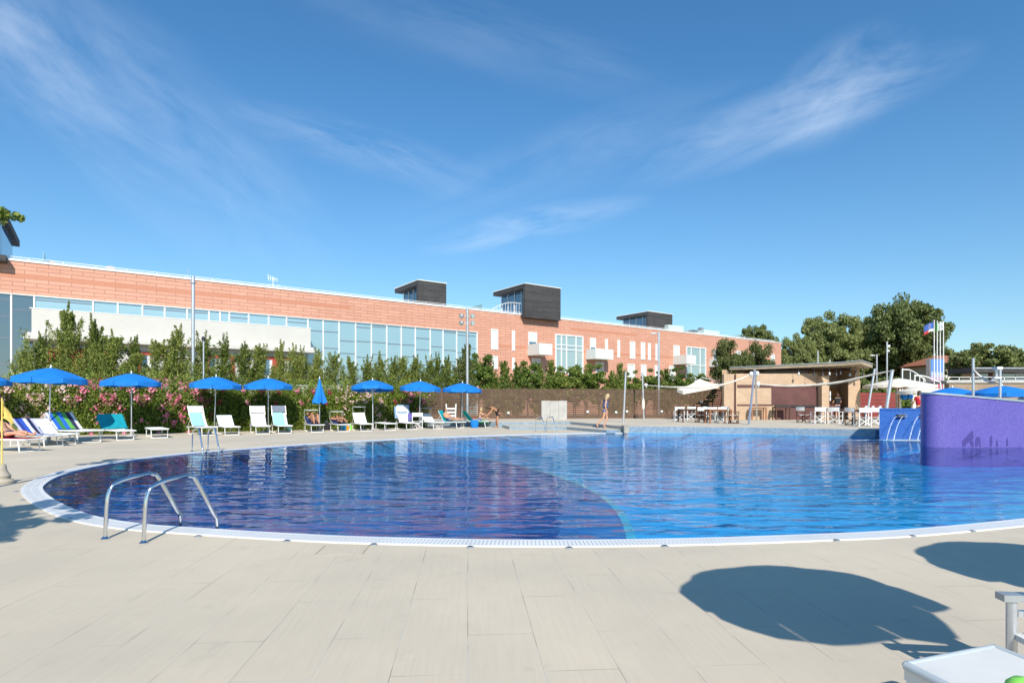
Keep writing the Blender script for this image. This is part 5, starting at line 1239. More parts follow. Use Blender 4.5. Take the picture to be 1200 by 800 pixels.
MB().add(vs, fs).build('coping', 'steel', vw)
# darker violet patches low on the violet wall
def blob(pts, nm):
    q = [pt3(px, py, 1) for px, py in pts]; out = []; out2 = []
    for px, py in pts:
        x = (px-600)/F*vy; yb = np.interp(x, [p.x for p in pth[10:]], [p.y for p in pth[10:]]); x = (px-600)/F*(yb-.006); z = ZZ(py, yb-.006); out.append((x, yb-.004-.003, z)); out2.append((x, yb+.01, z))
    n = len(out); MB().add(out+out2, [tuple(range(n)), tuple(range(2*n-1, n-1, -1))]+[(i, (i+1) % n, (i+1) % n+n, i+n) for i in range(n)]).build(nm, 'purpled', vw)
blob([(1128, 523), (1127.6, 517), (1131, 513), (1134, 510), (1137, 506.5), (1139.5, 504), (1140.5, 508), (1141, 512), (1139, 516), (1141.5, 519), (1141, 523), (1138, 523), (1136.5, 518), (1133, 519), (1131.5, 523)], 'dark_violet_shape')
blob([(1143, 523), (1142.6, 516), (1144, 512), (1147, 511.5), (1149.5, 513.5), (1149, 518), (1149.5, 523), (1147.5, 523), (1146.5, 519), (1145.5, 523)], 'dark_violet_shape')
blob([(1160, 523), (1159.6, 516), (1160.4, 509), (1162.5, 512), (1163, 518), (1162.3, 523)], 'dark_violet_shape')
blob([(1167, 523), (1166.8, 518.5), (1168, 515), (1169.5, 518), (1170, 523)], 'dark_violet_shape')
blob([(1178.8, 522.5), (1179, 516), (1180.4, 511.5), (1181.2, 516), (1181.4, 522.5)], 'dark_violet_shape')

# ------------------------------------------------------------------ beyond the terrace on the right
e_ = empty('red_fence', 'dark red horizontal board fence right of the brick pavilion', 'fence', (0, 0, TZ)); YF = 44.0
b_ = MB()
for k in range(7): b_.b2((PX(1006, YF), YF, .27*k+.01), (PX(1052, YF), YF+.05, .27*(k+1)-.01))
b_.build('board_panel', 'redslat', e_)
for px in (1006, 1029, 1052): MB().b2((PX(px, YF)-.06, YF+.05, 0), (PX(px, YF)+.06, YF+.16, 1.93)).build('post', 'redslat', e_)
lf = [broad(1.0, .9, 1.3, 1.2, 36, 120, .09, .05, .34)]
for i, px in enumerate((1015, 1029, 1043, 1056, 1070, 1084)):
    e_ = place_tree('hedge_bush', ORD[i]+' green bush from the left behind the red board fence', 'bush', AT(px, 46+i*.3, TZ), *lf[0], 'bushleaf', 'green bushes behind the red fence', rz=i*1.3, stem='stem', foliage='foliage'); e_.scale = (1, .8, .93)
e_ = empty('cloth_roll', 'bright blue folded umbrella cloth hanging right of the tall white covers', 'cover', pt3(1062.5, 464.5, 39.5)); MB().lathe([(.05, -.42), (.18, -.32), (.22, .0), (.17, .33), (.05, .42)], 12).build('cloth', 'blue', e_, True).rotation_euler.y = R(86); MB().lathe([(.23, -.05), (.23, .02)], 12).build('strap', 'navy', e_).rotation_euler.y = R(86)
for i, px in enumerate((1053, 1071, 1078)):
    b_ = MB(); g = AT(px, 40, TZ); rows = []
    for j in range(8):
        z = .15+j/7*1.95; r_ = [.22, .20, .17, .15, .15, .17, .18, .12][j]; rows.append([(r_*(1+.15*math.cos(5*2*PI*k/20))*math.cos(2*PI*k/20), r_*math.sin(2*PI*k/20), z) for k in range(21)])
    e_ = empty('closed_umbrella', ['left closed cream umbrella like a tall white column under the large one', 'middle closed cream umbrella behind the person in red', 'right closed cream umbrella behind the person in red'][i], 'umbrella', g, 0, 'closed cream umbrellas'); b_.sheet(rows, .01).build('cloth', 'cream', e_, True); MB().tube([(0, 0, 0), (0, 0, 2.15)], .03, 8).build('pole', 'alu', e_)
# white arched tubes
for i, (pa, pb, pt, pe, Y) in enumerate([(1057.5, 1085, 433, 446, 50), (1072, 1103, 440, 449, 47)]):
    z0 = TZ; p0 = AT(pa, Y, z0); e_ = empty('arched_frame', ['left white arched tube frame before the flagpoles', 'right white arched tube frame below the banner'][i], 'frame', p0, 0, 'white arched tube frames'); zt = ZZ(pt, Y)-z0; ze = ZZ(pe, Y)-z0; L = PX(pb, Y)-PX(pa, Y)
    pts = [Vector((0, 0, 0)), Vector((0, 0, zt*.5)), Vector((0, 0, zt-.03)), Vector((.08, 0, zt)), Vector((L*.3, 0, zt-.02)), Vector((L*.6, .1, zt-(zt-ze)*.3)), Vector((L*.85, .1, zt-(zt-ze)*.7)), Vector((L, .1, ze)), Vector((L*1.03, .1, ze*.5)), Vector((L*1.03, .1, 0))]
    MB().tube(spline(pts, 4), .05, 8).build('tube', 'white', e_, True)
    for u in (.35, .75): MB().tube([(L*u, .05, 0), (L*u, .05, zt-(zt-ze)*(u-.3)*1.1-.1)], .035, 6).build('strut', 'white', e_)
# banner tower and flags
YB = 56.0
e_ = empty('banner_tower', 'tall printed banner tower fading from blue through white to red below the flags', 'banner', AT(1098, YB, 0)); bw = PX(1105.6, YB)-PX(1090.3, YB); bt = ZZ(420.5, YB); bb = ZZ(455, YB)
def banmat():
    m, t, b = newmat('printed_banner'); oc = objco(t); sp = t.add('ShaderNodeSeparateXYZ'); t.link(oc, sp.inputs[0]); st = t.add('ShaderNodeMapping'); st.inputs['Scale'].default_value = (.6, 1, 5); t.link(oc, st.inputs[0])
    f = t.math('ADD', t.math('DIVIDE', t.math('SUBTRACT', sp.outputs[2], bb), bt-bb), t.math('MULTIPLY', t.math('SUBTRACT', noise(t, 1.5, 4, st.outputs[0]), .5), .16))
    t.link(t.ramp(f, [(.0, (.50, .12, .13)), (.22, (.55, .2, .24)), (.36, (.50, .42, .60)), (.52, (.42, .52, .76)), (.58, (.12, .26, .60)), (1, (.10, .27, .66))]), b.inputs['Base Color']); b.inputs['Roughness'].default_value = .7; return m
M['banner'] = banmat()
MB().b2((-bw/2, 0, 0), (bw/2, .5, bt)).build('panel', 'banner', e_)
for x in (-bw/2-.03, bw/2+.03): MB().b2((x-.03, -.02, 0), (x+.03, .52, bt+.02)).build('edge_post', 'steel', e_)
fl = [(1094.7, 376), (1098.3, 377), (1101.8, 378), (1105.6, 378)]
M['flagblue'] = mat('blue_flag', (.05, .13, .42), .8, .12, 4); M['flagwhite'] = mat('white_flag', (.75, .76, .74), .8, .05, 4); M['flaggreen'] = mat('green_flag_field', (.10, .45, .12), .8, .1, 4); M['flagred'] = mat('red_flag_field', (.6, .06, .05), .8, .1, 4)
YFL = 55.0
for i, (px, py) in enumerate(fl):
    e_ = empty('flagpole', ['leftmost flagpole, flying the blue flag to the left', 'second flagpole from the left, with the green and white flag', 'third flagpole from the left, with the plain white flag', 'rightmost of the four flagpoles'][i], 'flagpole', AT(px, YFL, 0), 0, 'four white flagpoles before the banner')
    h = ZZ(py, YFL); MB().tube([(0, 0, 0), (0, 0, h)], [.06, .035], 8).build('pole', 'white', e_, True); MB().lathe([(.0, -.0), (.06, .03), (.06, .08), (.0, .11)], 10, (0, 0, h)).build('finial', 'white', e_, True)
def flagmesh(L, Hh, sgn, u0=0, u1=1, v0=0, v1=1, off=0, droop=.35):
    rows = []
    for i in range(9):
        u = u0+(u1-u0)*i/8; rows.append([(sgn*L*u, .10*math.sin(u*7)+off, -Hh*(1-(v0+(v1-v0)*j/4))-droop*u*u) for j in range(5)])
    return MB().sheet(rows, .01)
h1 = ZZ(377.5, YFL)
e_ = empty('flag', 'blue flag with a ring of yellow stars over a white and red lower edge', 'flag', AT(1094.2, YFL, h1)); 
flagmesh(.86, .82, -1, 0, 1, .27, 1).build('blue_field', 'flagblue', e_); flagmesh(.86, .82, -1, 0, .62, 0, .27).build('white_stripe', 'flagwhite', e_); flagmesh(.86, .82, -1, .62, 1, -.06, .27).build('red_stripe', 'flagred', e_)
for k in range(8):
    a_ = 2*PI*k/8; u = .48+.15*math.cos(a_); m3 = MB(); m3.lathe([(.028, 0), (.0, .01)], 5); o = m3.build('star', 'yellow', e_); o.location = (-.86*u, .10*math.sin(u*7)-.03, -.82*.36+.16*math.sin(a_)-.35*u*u); o.rotation_euler.x = R(90)
e_ = empty('flag', 'green and white flag hanging between the second and third flagpoles', 'flag', AT(1098.6, YFL-.12, h1-.05)); flagmesh(.14, .75, -1, 0, 1, 0, 1, droop=.1).build('green_stripe', 'flaggreen', e_); flagmesh(.30, .75, 1, 0, 1, 0, 1, droop=.08).build('white_stripe', 'flagwhite', e_)
e_ = empty('flag', 'white flag with a faint grey emblem beside the rightmost flagpole', 'flag', AT(1101.2, YFL-.2, h1-.02)); flagmesh(.40, .78, 1, 0, 1, 0, 1, droop=-.12).build('white_field', 'flagwhite', e_); m3 = MB(); m3.lathe([(.11, 0), (.09, .012), (.0, .013)], 12); o = m3.build('emblem', 'greyfab', e_); o.location = (.2, .02, -.42); o.rotation_euler.x = R(90)
# red roofed house
YH = 80.0
e_ = empty('red_roof_house', 'beige house with a low red tiled roof behind the banner tower', 'house', (0, YH, 0))
xa, xb = PX(1106, YH), PX(1225, YH); zt = ZZ(425, YH)
MB().b2((xa, 0, 0), (xb, 9, zt)).build('wall', 'beige', e_)
ra, rb_ = ZZ(427, YH), ZZ(416.5, YH+4.5)
b_ = MB(); b_.add([(xa-.6, -.7, zt-.1), (xb+.6, -.7, zt-.1), (xb-4, 4.5, rb_), (xa+2, 4.5, rb_), (xa-.6, 9.7, zt-.1), (xb+.6, 9.7, zt-.1), (xa-.6, -.7, zt-.22), (xb+.6, -.7, zt-.22), (xb+.6, 9.7, zt-.22), (xa-.6, 9.7, zt-.22)], [(0, 1, 2, 3), (3, 2, 5, 4), (0, 3, 4), (1, 5, 2), (6, 7, 1, 0), (9, 8, 7, 6)]); b_.build('roof', 'rooftile', e_)
for pa, pb, pt, pbm in [(1108, 1111, 436, 445), (1115, 1122, 436, 446), (1127, 1131, 437, 446)]:
    o = MB().b2((PX(pa, YH), -.06, ZZ(pbm, YH)), (PX(pb, YH), 0, ZZ(pt, YH))).build('window', 'white', e_); MB().b2((PX(pa, YH)+.12, -.075, ZZ(pbm, YH)+.12), (PX(pb, YH)-.12, -.06, ZZ(pt, YH)-.6)).build('pane', 'darkglass', o)
# low flat building with terrace wall
YW = 47.0
e_ = empty('low_building', 'low flat roofed building with dark openings above a brick terrace wall at the right edge', 'building', (0, YW, 0))
MB().b2((PX(1112, YW), 0, 0), (PX(1260, YW), .5, ZZ(448.5, YW))).build('terrace_wall', 'terrbrick', e_)
MB().b2((PX(1108, YW), -.12, ZZ(448.5, YW)), (PX(1260, YW), 2.9, ZZ(445.8, YW))).build('terrace_slab', 'concrete', e_)
b_ = MB(); z_ = ZZ(445.8, YW)
for z in (z_+.28, z_+.02): b_.bar((PX(1112, YW), .1, z), (PX(1260, YW), .1, z), .04)
for k in range(12): xx = PX(1112, YW)+k*.9; b_.bar((xx, .1, z_-.3), (xx, .1, z_+.3), .04)
b_.build('railing', 'white', e_)
YK = 3.0
MB().b2((PX(1143, YW+3), YK, 0), (PX(1265, YW+3), YK+1.5, ZZ(436, YW+3))).build('wall', 'beige', e_)
o = MB().b2((PX(1140, YW+2), YK-1.2, ZZ(436.2, YW+2)), (PX(1270, YW+2), YK+1.8, ZZ(430.2, YW+2))).build('roof', 'planks', e_)
MB().b2((PX(1139, YW+2), YK-1.3, ZZ(432.2, YW+2)), (PX(1270, YW+2), YK-1.2, ZZ(430.8, YW+2))).build('gutter', 'steel', o)
for pa, pb in ((1145, 1157.5), (1174, 1189)): MB().b2((PX(pa, YW+3), YK-.03, z_+.1), (PX(pb, YW+3), YK, ZZ(437.5, YW+3))).build('opening', 'darkglass', e_)
MB().b2((PX(1189.5, YW+3), YK-.035, z_), (PX(1262, YW+3), YK, ZZ(437, YW+3))).build('panel', 'balc', e_)
MB().b2((PX(1158, YW+3), YK-.04, z_), (PX(1163, YW+3), YK, ZZ(437, YW+3))).build('panel', 'corten', e_)
e_ = empty('garden_lamp', 'white globe lamp peeking over the violet wall at the right edge', 'lamp', AT(1197, 22, TZ), 0); MB().tube([(0, 0, 0), (0, 0, ZZ(468, 22)-TZ-.1)], .03, 8).build('pole', 'steel', e_); MB().lathe([(.0, -.12), (.09, -.08), (.12, 0), (.09, .08), (0, .12)], 14, (0, 0, ZZ(468, 22)-TZ)).build('globe', 'white', e_, True)

# ------------------------------------------------------------------ left foreground: flag in a stone base; pool toys; white steps
g = G(1, 566); e_ = empty('stone_pedestal', 'carved stone vase like flag pedestal at the left edge', 'pedestal', g)
MB().lathe([(.17, 0), (.19, .03), (.17, .06), (.13, .08), (.14, .13), (.11, .17), (.085, .22), (.075, .30), (.06, .32)], 20).build('turned_shaft', 'stone', e_, True); MB().lathe([(.19, -.0), (.195, .012), (.19, .02)], 20).build('plinth', 'stone', e_)
fp = empty('safety_flag', 'yellow cloth flag on a slim pale pole at the left edge', 'flag', g+Vector((.02, 0, .28))); zt = ZZ(466, g.y)-.28
MB().tube([(0, 0, 0), (0, 0, zt)], .012, 8).build('pole', 'yellow', fp, True)
rows = []
for i in range(8):
    u = i/7; rows.append([(.01+.24*u*(.35+.75*(1-v))+.02*math.sin(v*9), .04*math.sin(u*6+v*3), zt-.05-.52*(1-v)*(.55+.45*u)-.22*u*(v)) for v in [k/8 for k in range(9)]])
MB().sheet(rows, .004).build('cloth', 'yellow', fp, True)
e_ = empty('toy_bucket', 'small blue toy bag under the stretched out sunbather', 'toy', G(402, 503.6)); MB().lathe([(.12, 0), (.17, .12), (.16, .22)], 12, sy=.7).build('bucket', 'cyanp', e_, True); MB().tube([(-.15, 0, .2), (0, 0, .32), (.15, 0, .2)], .01, 5).build('handle', 'white', e_)
e_ = empty('toy_bucket', 'small green toy bucket right of the stretched out sunbather', 'toy', G(411, 503.4)); MB().lathe([(.07, 0), (.10, .14), (.10, .24)], 12).build('bucket', 'lime', e_, True); MB().tube([(-.1, 0, .23), (0, 0, .34), (.1, 0, .23)], .01, 5).build('handle', 'white', e_)
e_ = empty('toy_bucket', 'small orange toy beside the green bucket', 'toy', G(407.7, 503.6)); MB().lathe([(.06, 0), (.08, .14), (.07, .2)], 12).build('bucket', 'orange', e_, True); MB().tube([(-.07, 0, .19), (0, 0, .28), (.07, 0, .19)], .01, 5).build('handle', 'white', e_)
e_ = empty('slatted_steps', 'white slatted plastic steps behind the reclining man', 'steps', G(528.5, 496.5)); zz = 1.0
for s_ in (-1, 1): MB().tube([(s_*.30, 0, 0), (s_*.30, .02, .6), (s_*.33, .05, 1.35)], .045, 8).build('side_post', 'white', e_, True)
for k in range(4): MB().b2((-.28, -.03, .25+k*.24), (.28, .09, .36+k*.24)).build('slat', 'white', e_)
e_ = empty('beach_bag', 'blue beach bag beside the green lounger', 'bag', G(556, 501)); MB().lathe([(.16, 0), (.22, .08), (.23, .35), (.18, .45)], 14, sy=.55).build('bag', 'blue', e_, True); MB().tube([(-.12, 0, .44), (-.05, 0, .62), (.05, 0, .62), (.12, 0, .44)], .012, 6).build('handle', 'red', e_)
e_ = empty('beach_bag', 'dark bag on the ground by the sunbather with raised knees', 'bag', G(383, 503.8)); MB().lathe([(.14, 0), (.19, .08), (.18, .28), (.1, .4)], 14, sy=.6).build('bag', 'black', e_, True); MB().tube([(-.08, 0, .39), (0, 0, .5), (.08, 0, .39)], .012, 6).build('handle', 'greyfab', e_)
e_ = empty('folding_chair', 'white chair with a violet cloth between two loungers below the seventh umbrella', 'chair', G(482, 503.0)); e_.location = G(490, 502.7)
d2 = dup(CW, G(488, 502.2), R(200), 'white folding chair squeezed between two loungers below the seventh umbrella', group='folding director chairs on the terrace'); bpy.data.objects.remove(e_)
tag(MB().sheet([[(-.12+.06*k, .02*math.sin(k), .0-.12*j) for k in range(5)] for j in range(4)], .012).build('cloth', 'purple', None, True, G(480.5, 502.4)+Vector((0, 0, .85))), 'violet cloth hanging on a chair back below the seventh umbrella', 'cloth')

# ------------------------------------------------------------------ people
def skin(nodes, edges, sub=2):
    """nodes: {name: (x, y, z, r)}; edges: pairs; returns an evaluated mesh"""
    ks = list(nodes); me = bpy.data.meshes.new('tmp'); me.from_pydata([nodes[k][:3] for k in ks], [(ks.index(a), ks.index(b)) for a, b in edges], [])
    o = bpy.data.objects.new('tmp', me); COL.objects.link(o); m_ = o.modifiers.new('s', 'SKIN'); m_.use_smooth_shade = True
    if not me.skin_vertices: bpy.context.view_layer.update()
    sv = me.skin_vertices[0].data
    for i, k in enumerate(ks):
        r = nodes[k][3]; sv[i].radius = r if isinstance(r, tuple) else (r, r); sv[i].use_root = (i == 0)
    s_ = o.modifiers.new('u', 'SUBSURF'); s_.levels = sub; s_.render_levels = sub
    bpy.context.view_layer.update(); dg = bpy.context.evaluated_depsgraph_get(); out = bpy.data.meshes.new_from_object(o.evaluated_get(dg)); bpy.data.objects.remove(o); return out
def merge(name, meshes, m_, parent):
    bm = bmesh.new()
    for q in meshes: bm.from_mesh(q)
    me = bpy.data.meshes.new(name); bm.to_mesh(me); bm.free(); me.materials.clear()
    me.polygons.foreach_set('use_smooth', [True]*len(me.polygons)); return link(name, me, m_, parent)
def hand(w_, fwd, side, curl=.25):
    """palm and five fingers from wrist w_ along fwd; side = direction of the thumb"""
    f = Vector(fwd).normalized(); s_ = Vector(side); s_ = (s_-f*s_.dot(f)).normalized(); n = f.cross(s_); w_ = Vector(w_); res = []
    for i, L in enumerate((.068, .078, .073, .058)):
        b = w_+f*.075+s_*(.030-.020*i); k1 = b+f*L*.5+n*L*.1*curl; k2 = k1+f*L*.32+n*L*.35*curl; k3 = k2+f*L*.22+n*L*.4*curl
        res.append(skin({'a': (*(b-f*.03), .010), 'b': (*b, .010), 'c': (*k1, .009), 'd': (*k2, .0085), 'e': (*k3, .007)}, [('a', 'b'), ('b', 'c'), ('c', 'd'), ('d', 'e')], 1))
    b = w_+f*.03+s_*.02; k1 = b+s_*.035+f*.02; k2 = k1+f*.03+s_*.01
    res.append(skin({'a': (*b, .012), 'b': (*k1, .011), 'c': (*k2, .009)}, [('a', 'b'), ('b', 'c')], 1)); return res
def person(label, loc, rz, J, skinm, hair, hairlong, clothes, scale=1.0, fem=False, face=(0, -1, 0)):
    """J: joints in the person's own frame (metres)"""
    e_ = empty('person', label, 'person', loc, rz, None); e_.scale = (scale,)*3
    V_ = {k: Vector(v) for k, v in J.items()}; nd = {}; ed = []
    def put(k, p, r): nd[k] = (*p, r)
    P, C_, N, Hd = V_['pelvis'], V_['chest'], V_['neck'], V_['head']
    put('pelvis', P, (.135, .10)); put('waist', (P*.5+C_*.5), (.112, .085) if fem else (.128, .095)); put('chest', C_, (.145, .10)); put('upchest', C_.lerp(N, .6), (.12, .08)); put('neck', N, .05)
    up = (Hd-N).normalized(); put('chin', N+up*.06, .052); put('hmid', N+up*.145, (.078, .092)); put('hup', N+up*.205, (.076, .092)); put('htop', N+up*.262, .045)
    ed += [('pelvis', 'waist'), ('waist', 'chest'), ('chest', 'upchest'), ('upchest', 'neck'), ('neck', 'chin'), ('chin', 'hmid'), ('hmid', 'hup'), ('hup', 'htop')]
    fc = Vector(face).normalized(); meshes = []
    for s_ in 'LR':
        put('sh'+s_, V_['sh'+s_], .052); put('el'+s_, V_['el'+s_], .038); put('mf'+s_, V_['el'+s_].lerp(V_['wr'+s_], .35), .038); put('wr'+s_, V_['wr'+s_], .025)
        fw = (V_['wr'+s_]-V_['el'+s_]).normalized(); put('pa'+s_, V_['wr'+s_]+fw*.065, (.038, .016)); ed += [('upchest', 'sh'+s_), ('sh'+s_, 'el'+s_), ('el'+s_, 'mf'+s_), ('mf'+s_, 'wr'+s_), ('wr'+s_, 'pa'+s_)]
        meshes += hand(V_['wr'+s_], fw, fc+Vector((.01, .02, .03)))
        put('hp'+s_, V_['hp'+s_], .085); put('th'+s_, V_['hp'+s_].lerp(V_['kn'+s_], .45), .072); put('kn'+s_, V_['kn'+s_], .052); put('cf'+s_, V_['kn'+s_].lerp(V_['an'+s_], .35), .053); put('an'+s_, V_['an'+s_], .034)
        put('ft'+s_, V_['to'+s_].lerp(V_['an'+s_], .45)+Vector((0, 0, -.01)), .036); put('to'+s_, V_['to'+s_], .025)
        ed += [('pelvis', 'hp'+s_), ('hp'+s_, 'th'+s_), ('th'+s_, 'kn'+s_), ('kn'+s_, 'cf'+s_), ('cf'+s_, 'an'+s_), ('an'+s_, 'ft'+s_), ('ft'+s_, 'to'+s_)]
    meshes.insert(0, skin(nd, ed))
    hc = N+up*.165; sd_ = up.cross(fc).normalized(); fcp = sd_.cross(up).normalized(); fcp = fcp if fcp.dot(fc) > 0 else -fcp
    def bump(c, a, b, cc, r0):
        m3 = MB(); m3.lathe([(math.sin(PI*i/6)*r0+1e-4, -math.cos(PI*i/6)*r0) for i in range(7)], 8); me = bpy.data.meshes.new('b'); me.from_pydata([tuple(Vector(c)+sd_*v[0]*a+fcp*v[1]*b+up*v[2]*cc) for v in m3.v], [], m3.f); return me
    meshes += [bump(hc+fcp*.088-up*.012, .7, 1.0, 1.5, .016)]+[bump(hc+sd_*q*.078-up*.01, .5, 1, 1.7, .02) for q in (-1, 1)]+[bump(hc+fcp*.080-up*.058, 1.6, .5, .5, .016)]
    body = merge('body', meshes, skinm, e_)
    eyes = merge('eyes', [bump(hc+fcp*.078+sd_*q*.032+up*.012, 1.2, .5, .7, .011) for q in (-1, 1)], 'black', e_)
    # hair: cap round the skull, open at the face
    hb = MB(); rows = []
    for i in range(9):
        th = PI*(i/8)*(.72 if hairlong < .5 else .95); row = []
        for k in range(21):
            ph = PI*.22+2*PI*.78*k/20 if i > 2 else 2*PI*k/20; ph = PI*.22+(2*PI-PI*.44)*k/20 if i > 2 else ph
            r_ = .103*math.sin(th)+(.012 if hairlong > .5 and i > 5 else 0); d = fcp*math.cos(ph)+sd_*math.sin(ph)*.88
            row.append(hc+up*(.118*math.cos(th)-(hairlong*.06*max(0, i-5) if i > 5 else 0))+d*max(r_, .001))
        rows.append(row)
    hb.sheet(rows, .006).build('hair', hair, e_, True)
    for nm, mt, nodes, eds in clothes:
        g_ = 1.10
        nn = {}
        for k, (a, b, u, r) in nodes.items():
            pa = Vector(nd[a][:3]); pb = Vector(nd[b][:3]); nn[k] = (*pa.lerp(pb, u), r)
        link(nm, skin(nn, eds), mt, e_)
    return e_
# clothing built along the same skeleton (a, b, how far between, radius)
def shorts(r=1.0, ln=.5): return ({'p': ('pelvis', 'pelvis', 0, (.150*r, .115*r)), 'w': ('pelvis', 'waist', .5, (.140*r, .108*r)), 'l': ('hpL', 'hpL', 0, .098*r), 'l2': ('hpL', 'knL', ln, .088*r), 'r': ('hpR', 'hpR', 0, .098*r), 'r2': ('hpR', 'knR', ln, .088*r)}, [('w', 'p'), ('p', 'l'), ('l', 'l2'), ('p', 'r'), ('r', 'r2')])
def shirt(sleeve=.5, r=1.0, low=0): 
    n = {'c': ('chest', 'chest', 0, (.162*r, .118*r)), 'p': ('pelvis', 'waist', low, (.150*r, .115*r)), 'w': ('waist', 'waist', 0, (.145*r, .108*r)), 'u': ('upchest', 'upchest', 0, (.135*r, .095*r))}; e = [('c', 'w'), ('w', 'p'), ('c', 'u')]
    if sleeve:
        for s_ in 'LR': n['s'+s_] = ('sh'+s_, 'sh'+s_, 0, .066*r); n['e'+s_] = ('sh'+s_, 'el'+s_, sleeve, .056*r); e += [('u', 's'+s_), ('s'+s_, 'e'+s_)]
    return (n, e)
def skirt(r=1.0): return ({'p': ('pelvis', 'pelvis', 0, (.165*r, .13*r)), 'w': ('pelvis', 'waist', .5, (.135*r, .105*r)), 'm': ('thL', 'thR', .5, (.20*r, .15*r))}, [('w', 'p'), ('p', 'm')])
def bra(): return ({'c': ('chest', 'chest', 0, (.152, .112)), 'c2': ('chest', 'upchest', .35, (.14, .10))}, [('c', 'c2')])
def brief(): return ({'p': ('pelvis', 'pelvis', 0, (.148, .112)), 'l': ('hpL', 'hpL', 0, .093), 'r': ('hpR', 'hpR', 0, .093)}, [('p', 'l'), ('p', 'r')])
STAND = dict(pelvis=(0, 0, .93), chest=(0, 0, 1.24), neck=(0, .01, 1.44), head=(0, -.01, 1.65), shL=(.17, 0, 1.38), elL=(.22, .02, 1.10), wrL=(.22, -.06, .86), shR=(-.17, 0, 1.38), elR=(-.22, .02, 1.10), wrR=(-.22, -.06, .86),
    hpL=(.085, 0, .88), knL=(.09, -.01, .48), anL=(.09, .02, .08), toL=(.10, -.15, .025), hpR=(-.085, 0, .88), knR=(-.09, -.01, .48), anR=(-.09, .02, .08), toR=(-.10, -.15, .025))
# faces -y by default; the walking woman faces +x (rz = 90 deg)
W = dict(STAND); W.update(knL=(.08, -.12, .49), anL=(.08, .06, .09), toL=(.09, -.09, .03), knR=(-.08, .10, .49), anR=(-.08, .42, .20), toR=(-.09, .34, .06), pelvis=(0, .0, .93), chest=(0, -.03, 1.23), neck=(0, -.06, 1.43), head=(0, -.14, 1.62), shL=(.16, -.04, 1.37), shR=(-.16, -.04, 1.37),
    elL=(.20, 0, 1.10), wrL=(.19, -.10, .87), elR=(-.20, .02, 1.10), wrR=(-.19, -.04, .86))
gw = G(709, 501.5, .15); gw.z = .15
person('person with blonde hair in a blue top and denim shorts walking along the pool step', gw, R(90), W, 'skin', 'blonde', .55, [('top', 'greyblue', *shirt(0, 1.16, -.0)), ('shorts', 'denim', *shorts(1.12, .38))], 1.0, True)
# bending woman, facing left (-x): rz = -90
Bd = dict(STAND); Bd.update(pelvis=(0, .12, .88), chest=(0, -.16, 1.10), neck=(0, -.34, 1.18), head=(0, -.52, 1.16), shL=(.15, -.26, 1.13), shR=(-.15, -.26, 1.13), elL=(.18, -.36, .88), elR=(-.18, -.36, .88), wrL=(.14, -.52, .72), wrR=(-.14, -.54, .74), hpL=(.085, .10, .84), hpR=(-.085, .10, .84),
    knL=(.09, .02, .46), anL=(.09, .06, .08), toL=(.10, -.12, .025), knR=(-.09, .0, .46), anR=(-.09, .03, .08), toR=(-.10, -.14, .025))
person('person in a bikini top and black skirt bending down towards the boy', G(582, 500.8), R(-80), Bd, 'skin2', 'brown', .3, [('bikini_top', 'paleblue', *bra()), ('skirt', 'black', *skirt(1.08))], .98, True, face=(0, -1, -.3))
# boy sitting on the green lounger, facing right/away
Sit = dict(pelvis=(0, 0, .09), chest=(0, -.03, .40), neck=(0, -.05, .58), head=(0, -.09, .78), shL=(.15, -.04, .52), shR=(-.15, -.04, .52), elL=(.18, -.20, .40), elR=(-.18, -.2, .40), wrL=(.12, -.42, .40), wrR=(-.12, -.42, .40),
    hpL=(.085, -.04, .09), hpR=(-.085, -.04, .09), knL=(.12, -.42, .20), knR=(-.12, -.42, .20), anL=(.12, -.80, .06), anR=(-.12, -.78, .06), toL=(.13, -.90, .13), toR=(-.13, -.88, .13))
p = A17.location+Vector((.30, -.10, .40)); person('boy with blond hair in blue shorts sitting on the bright green towel', p, R(75), Sit, 'skin', 'blonde', .2, [('shorts', 'blue', *shorts(1.02, .35))], .84)
def on(A_, x, y=0, z=.39): 
    a = A_.rotation_euler.z; return A_.location+Vector((math.cos(a)*x-math.sin(a)*y, math.sin(a)*x+math.cos(a)*y, z))
# lounger x axis = towards the feet; a person facing -y in own frame with feet at -y -> rz = lounger + 90
Rec = dict(pelvis=(0, 0, .10), chest=(0, .22, .30), neck=(0, .34, .47), head=(0, .37, .68), shL=(.17, .30, .40), shR=(-.17, .30, .40), elL=(.24, .12, .22), elR=(-.24, .12, .22), wrL=(.17, -.08, .18), wrR=(-.17, -.08, .18),
    hpL=(.09, -.05, .09), hpR=(-.09, -.05, .09), knL=(.12, -.46, .16), knR=(-.11, -.45, .13), anL=(.10, -.86, .07), anR=(-.10, -.86, .07), toL=(.12, -.93, .19), toR=(-.12, -.93, .19))
person('shirtless man in blue trunks sitting back on the teal towel', on(A16, -.05), A16.rotation_euler.z+R(90), Rec, 'skin', 'brown', .2, [('trunks', 'denim', *shorts(1.04, .4))], 1.0)
Kn = dict(Rec); Kn.update(chest=(0, .28, .20), neck=(0, .46, .31), head=(0, .58, .45), shL=(.17, .38, .26), shR=(-.17, .38, .26), elL=(.25, .2, .26), elR=(-.25, .2, .26), wrL=(.10, .10, .44), wrR=(-.10, .10, .44), knL=(.10, -.30, .46), knR=(-.12, -.33, .44), anL=(.10, -.50, .07), anR=(-.12, -.56, .07), toL=(.11, -.66, .04), toR=(-.13, -.72, .04))
person('sunbather with raised knees lying on the lounger left of the closed umbrella', on(A10, .05), A10.rotation_euler.z+R(90), Kn, 'skin2', 'brown', .2, [('trunks', 'navy', *brief())], 1.0)
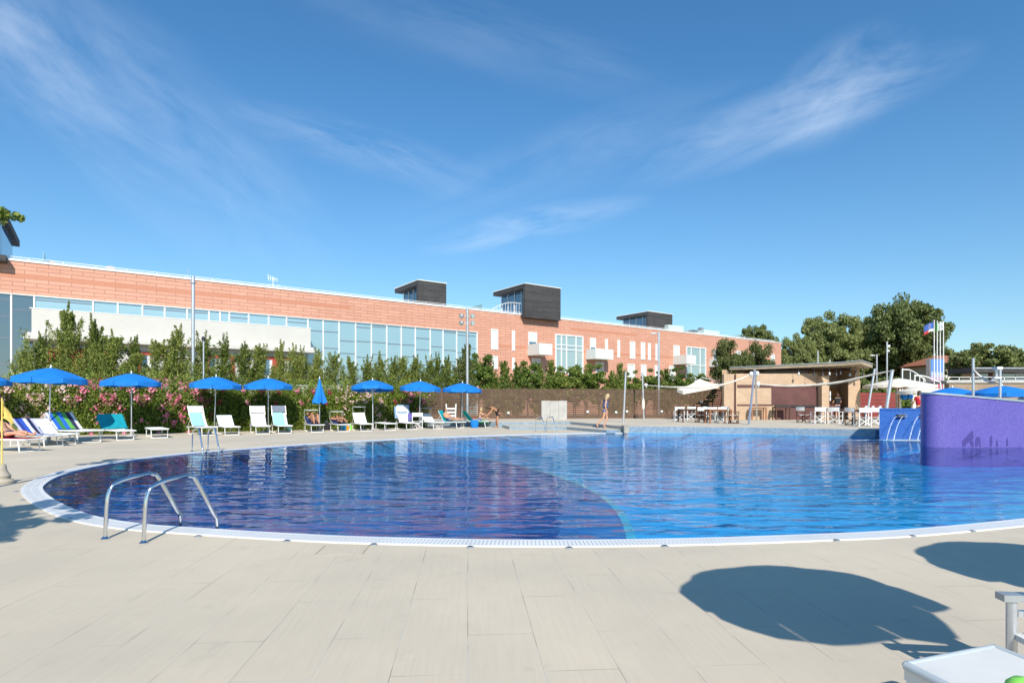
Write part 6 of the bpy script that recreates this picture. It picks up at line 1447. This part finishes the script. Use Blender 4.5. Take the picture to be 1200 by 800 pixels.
Ly = dict(Rec); Ly.update(chest=(0, .28, .16), neck=(0, .48, .23), head=(0, .66, .31), shL=(.17, .40, .20), shR=(-.17, .40, .20), elL=(.34, .50, .22), elR=(-.34, .5, .22), wrL=(.14, .66, .30), wrR=(-.14, .66, .30), knL=(.10, -.46, .22), anL=(.10, -.86, .07), toL=(.12, -.96, .15))
person('sunbather stretched out with arms behind the head right of the closed umbrella', on(A11, .0), A11.rotation_euler.z+R(90), Ly, 'skin2', 'brown', .5, [('bikini_top', 'navy', *bra()), ('bikini_bottom', 'navy', *brief())], 1.0, True)
Lf = dict(Rec); Lf.update(chest=(0, .22, .28))
person('person on the leftmost lounger with only the bare feet in view', on(A1, -.10), A1.rotation_euler.z+R(90), Lf, 'skin', 'brown', .2, [('trunks', 'navy', *shorts(1.04, .4))], 1.0)
# standing figures beyond the terrace (seen from behind)
Bk = dict(STAND); Bk.update(elL=(.24, -.08, 1.12), wrL=(.16, -.28, 1.05), elR=(-.24, -.08, 1.12), wrR=(-.16, -.28, 1.05))
person('person with reddish brown hair in a dark blue shirt standing at the bar counter', AT(981.5, 38.2, TZ), R(178), Bk, 'skin', 'brown', .9, [('shirt', 'black', *shirt(.55, 1.14)), ('trousers', 'navy', *shorts(1.05, .98))], 1.02)
pr = person('person in a red shirt with white lettering seen from behind beyond the fountain', AT(1077.5, 30.0, TZ), R(180), Bk, 'skin', 'brown', .2, [('shirt', 'red', *shirt(.55, 1.16)), ('trousers', 'navy', *shorts(1.05, .98))], 1.0)

lt = MB()
for k, (x, wd) in enumerate([(-.11, .035), (-.065, .03), (-.02, .035), (.03, .03), (.075, .04)]): lt.b2((x-wd/2, -.006, 1.30), (x+wd/2, .0, 1.345))
for k, x in enumerate((-.06, -.01, .045)): lt.b2((x-.018, -.006, 1.245), (x+.018, .0, 1.275))
for x0_, x1_ in ((-.13, .10),): lt.b2((x0_, -.006, 1.315), (x1_, -.001, 1.328)); lt.b2((-.08, -.006, 1.256), (.065, -.001, 1.264))
o = lt.build('lettering', 'white', pr); o.location = (0, .142, 0); o.rotation_euler.z = 0
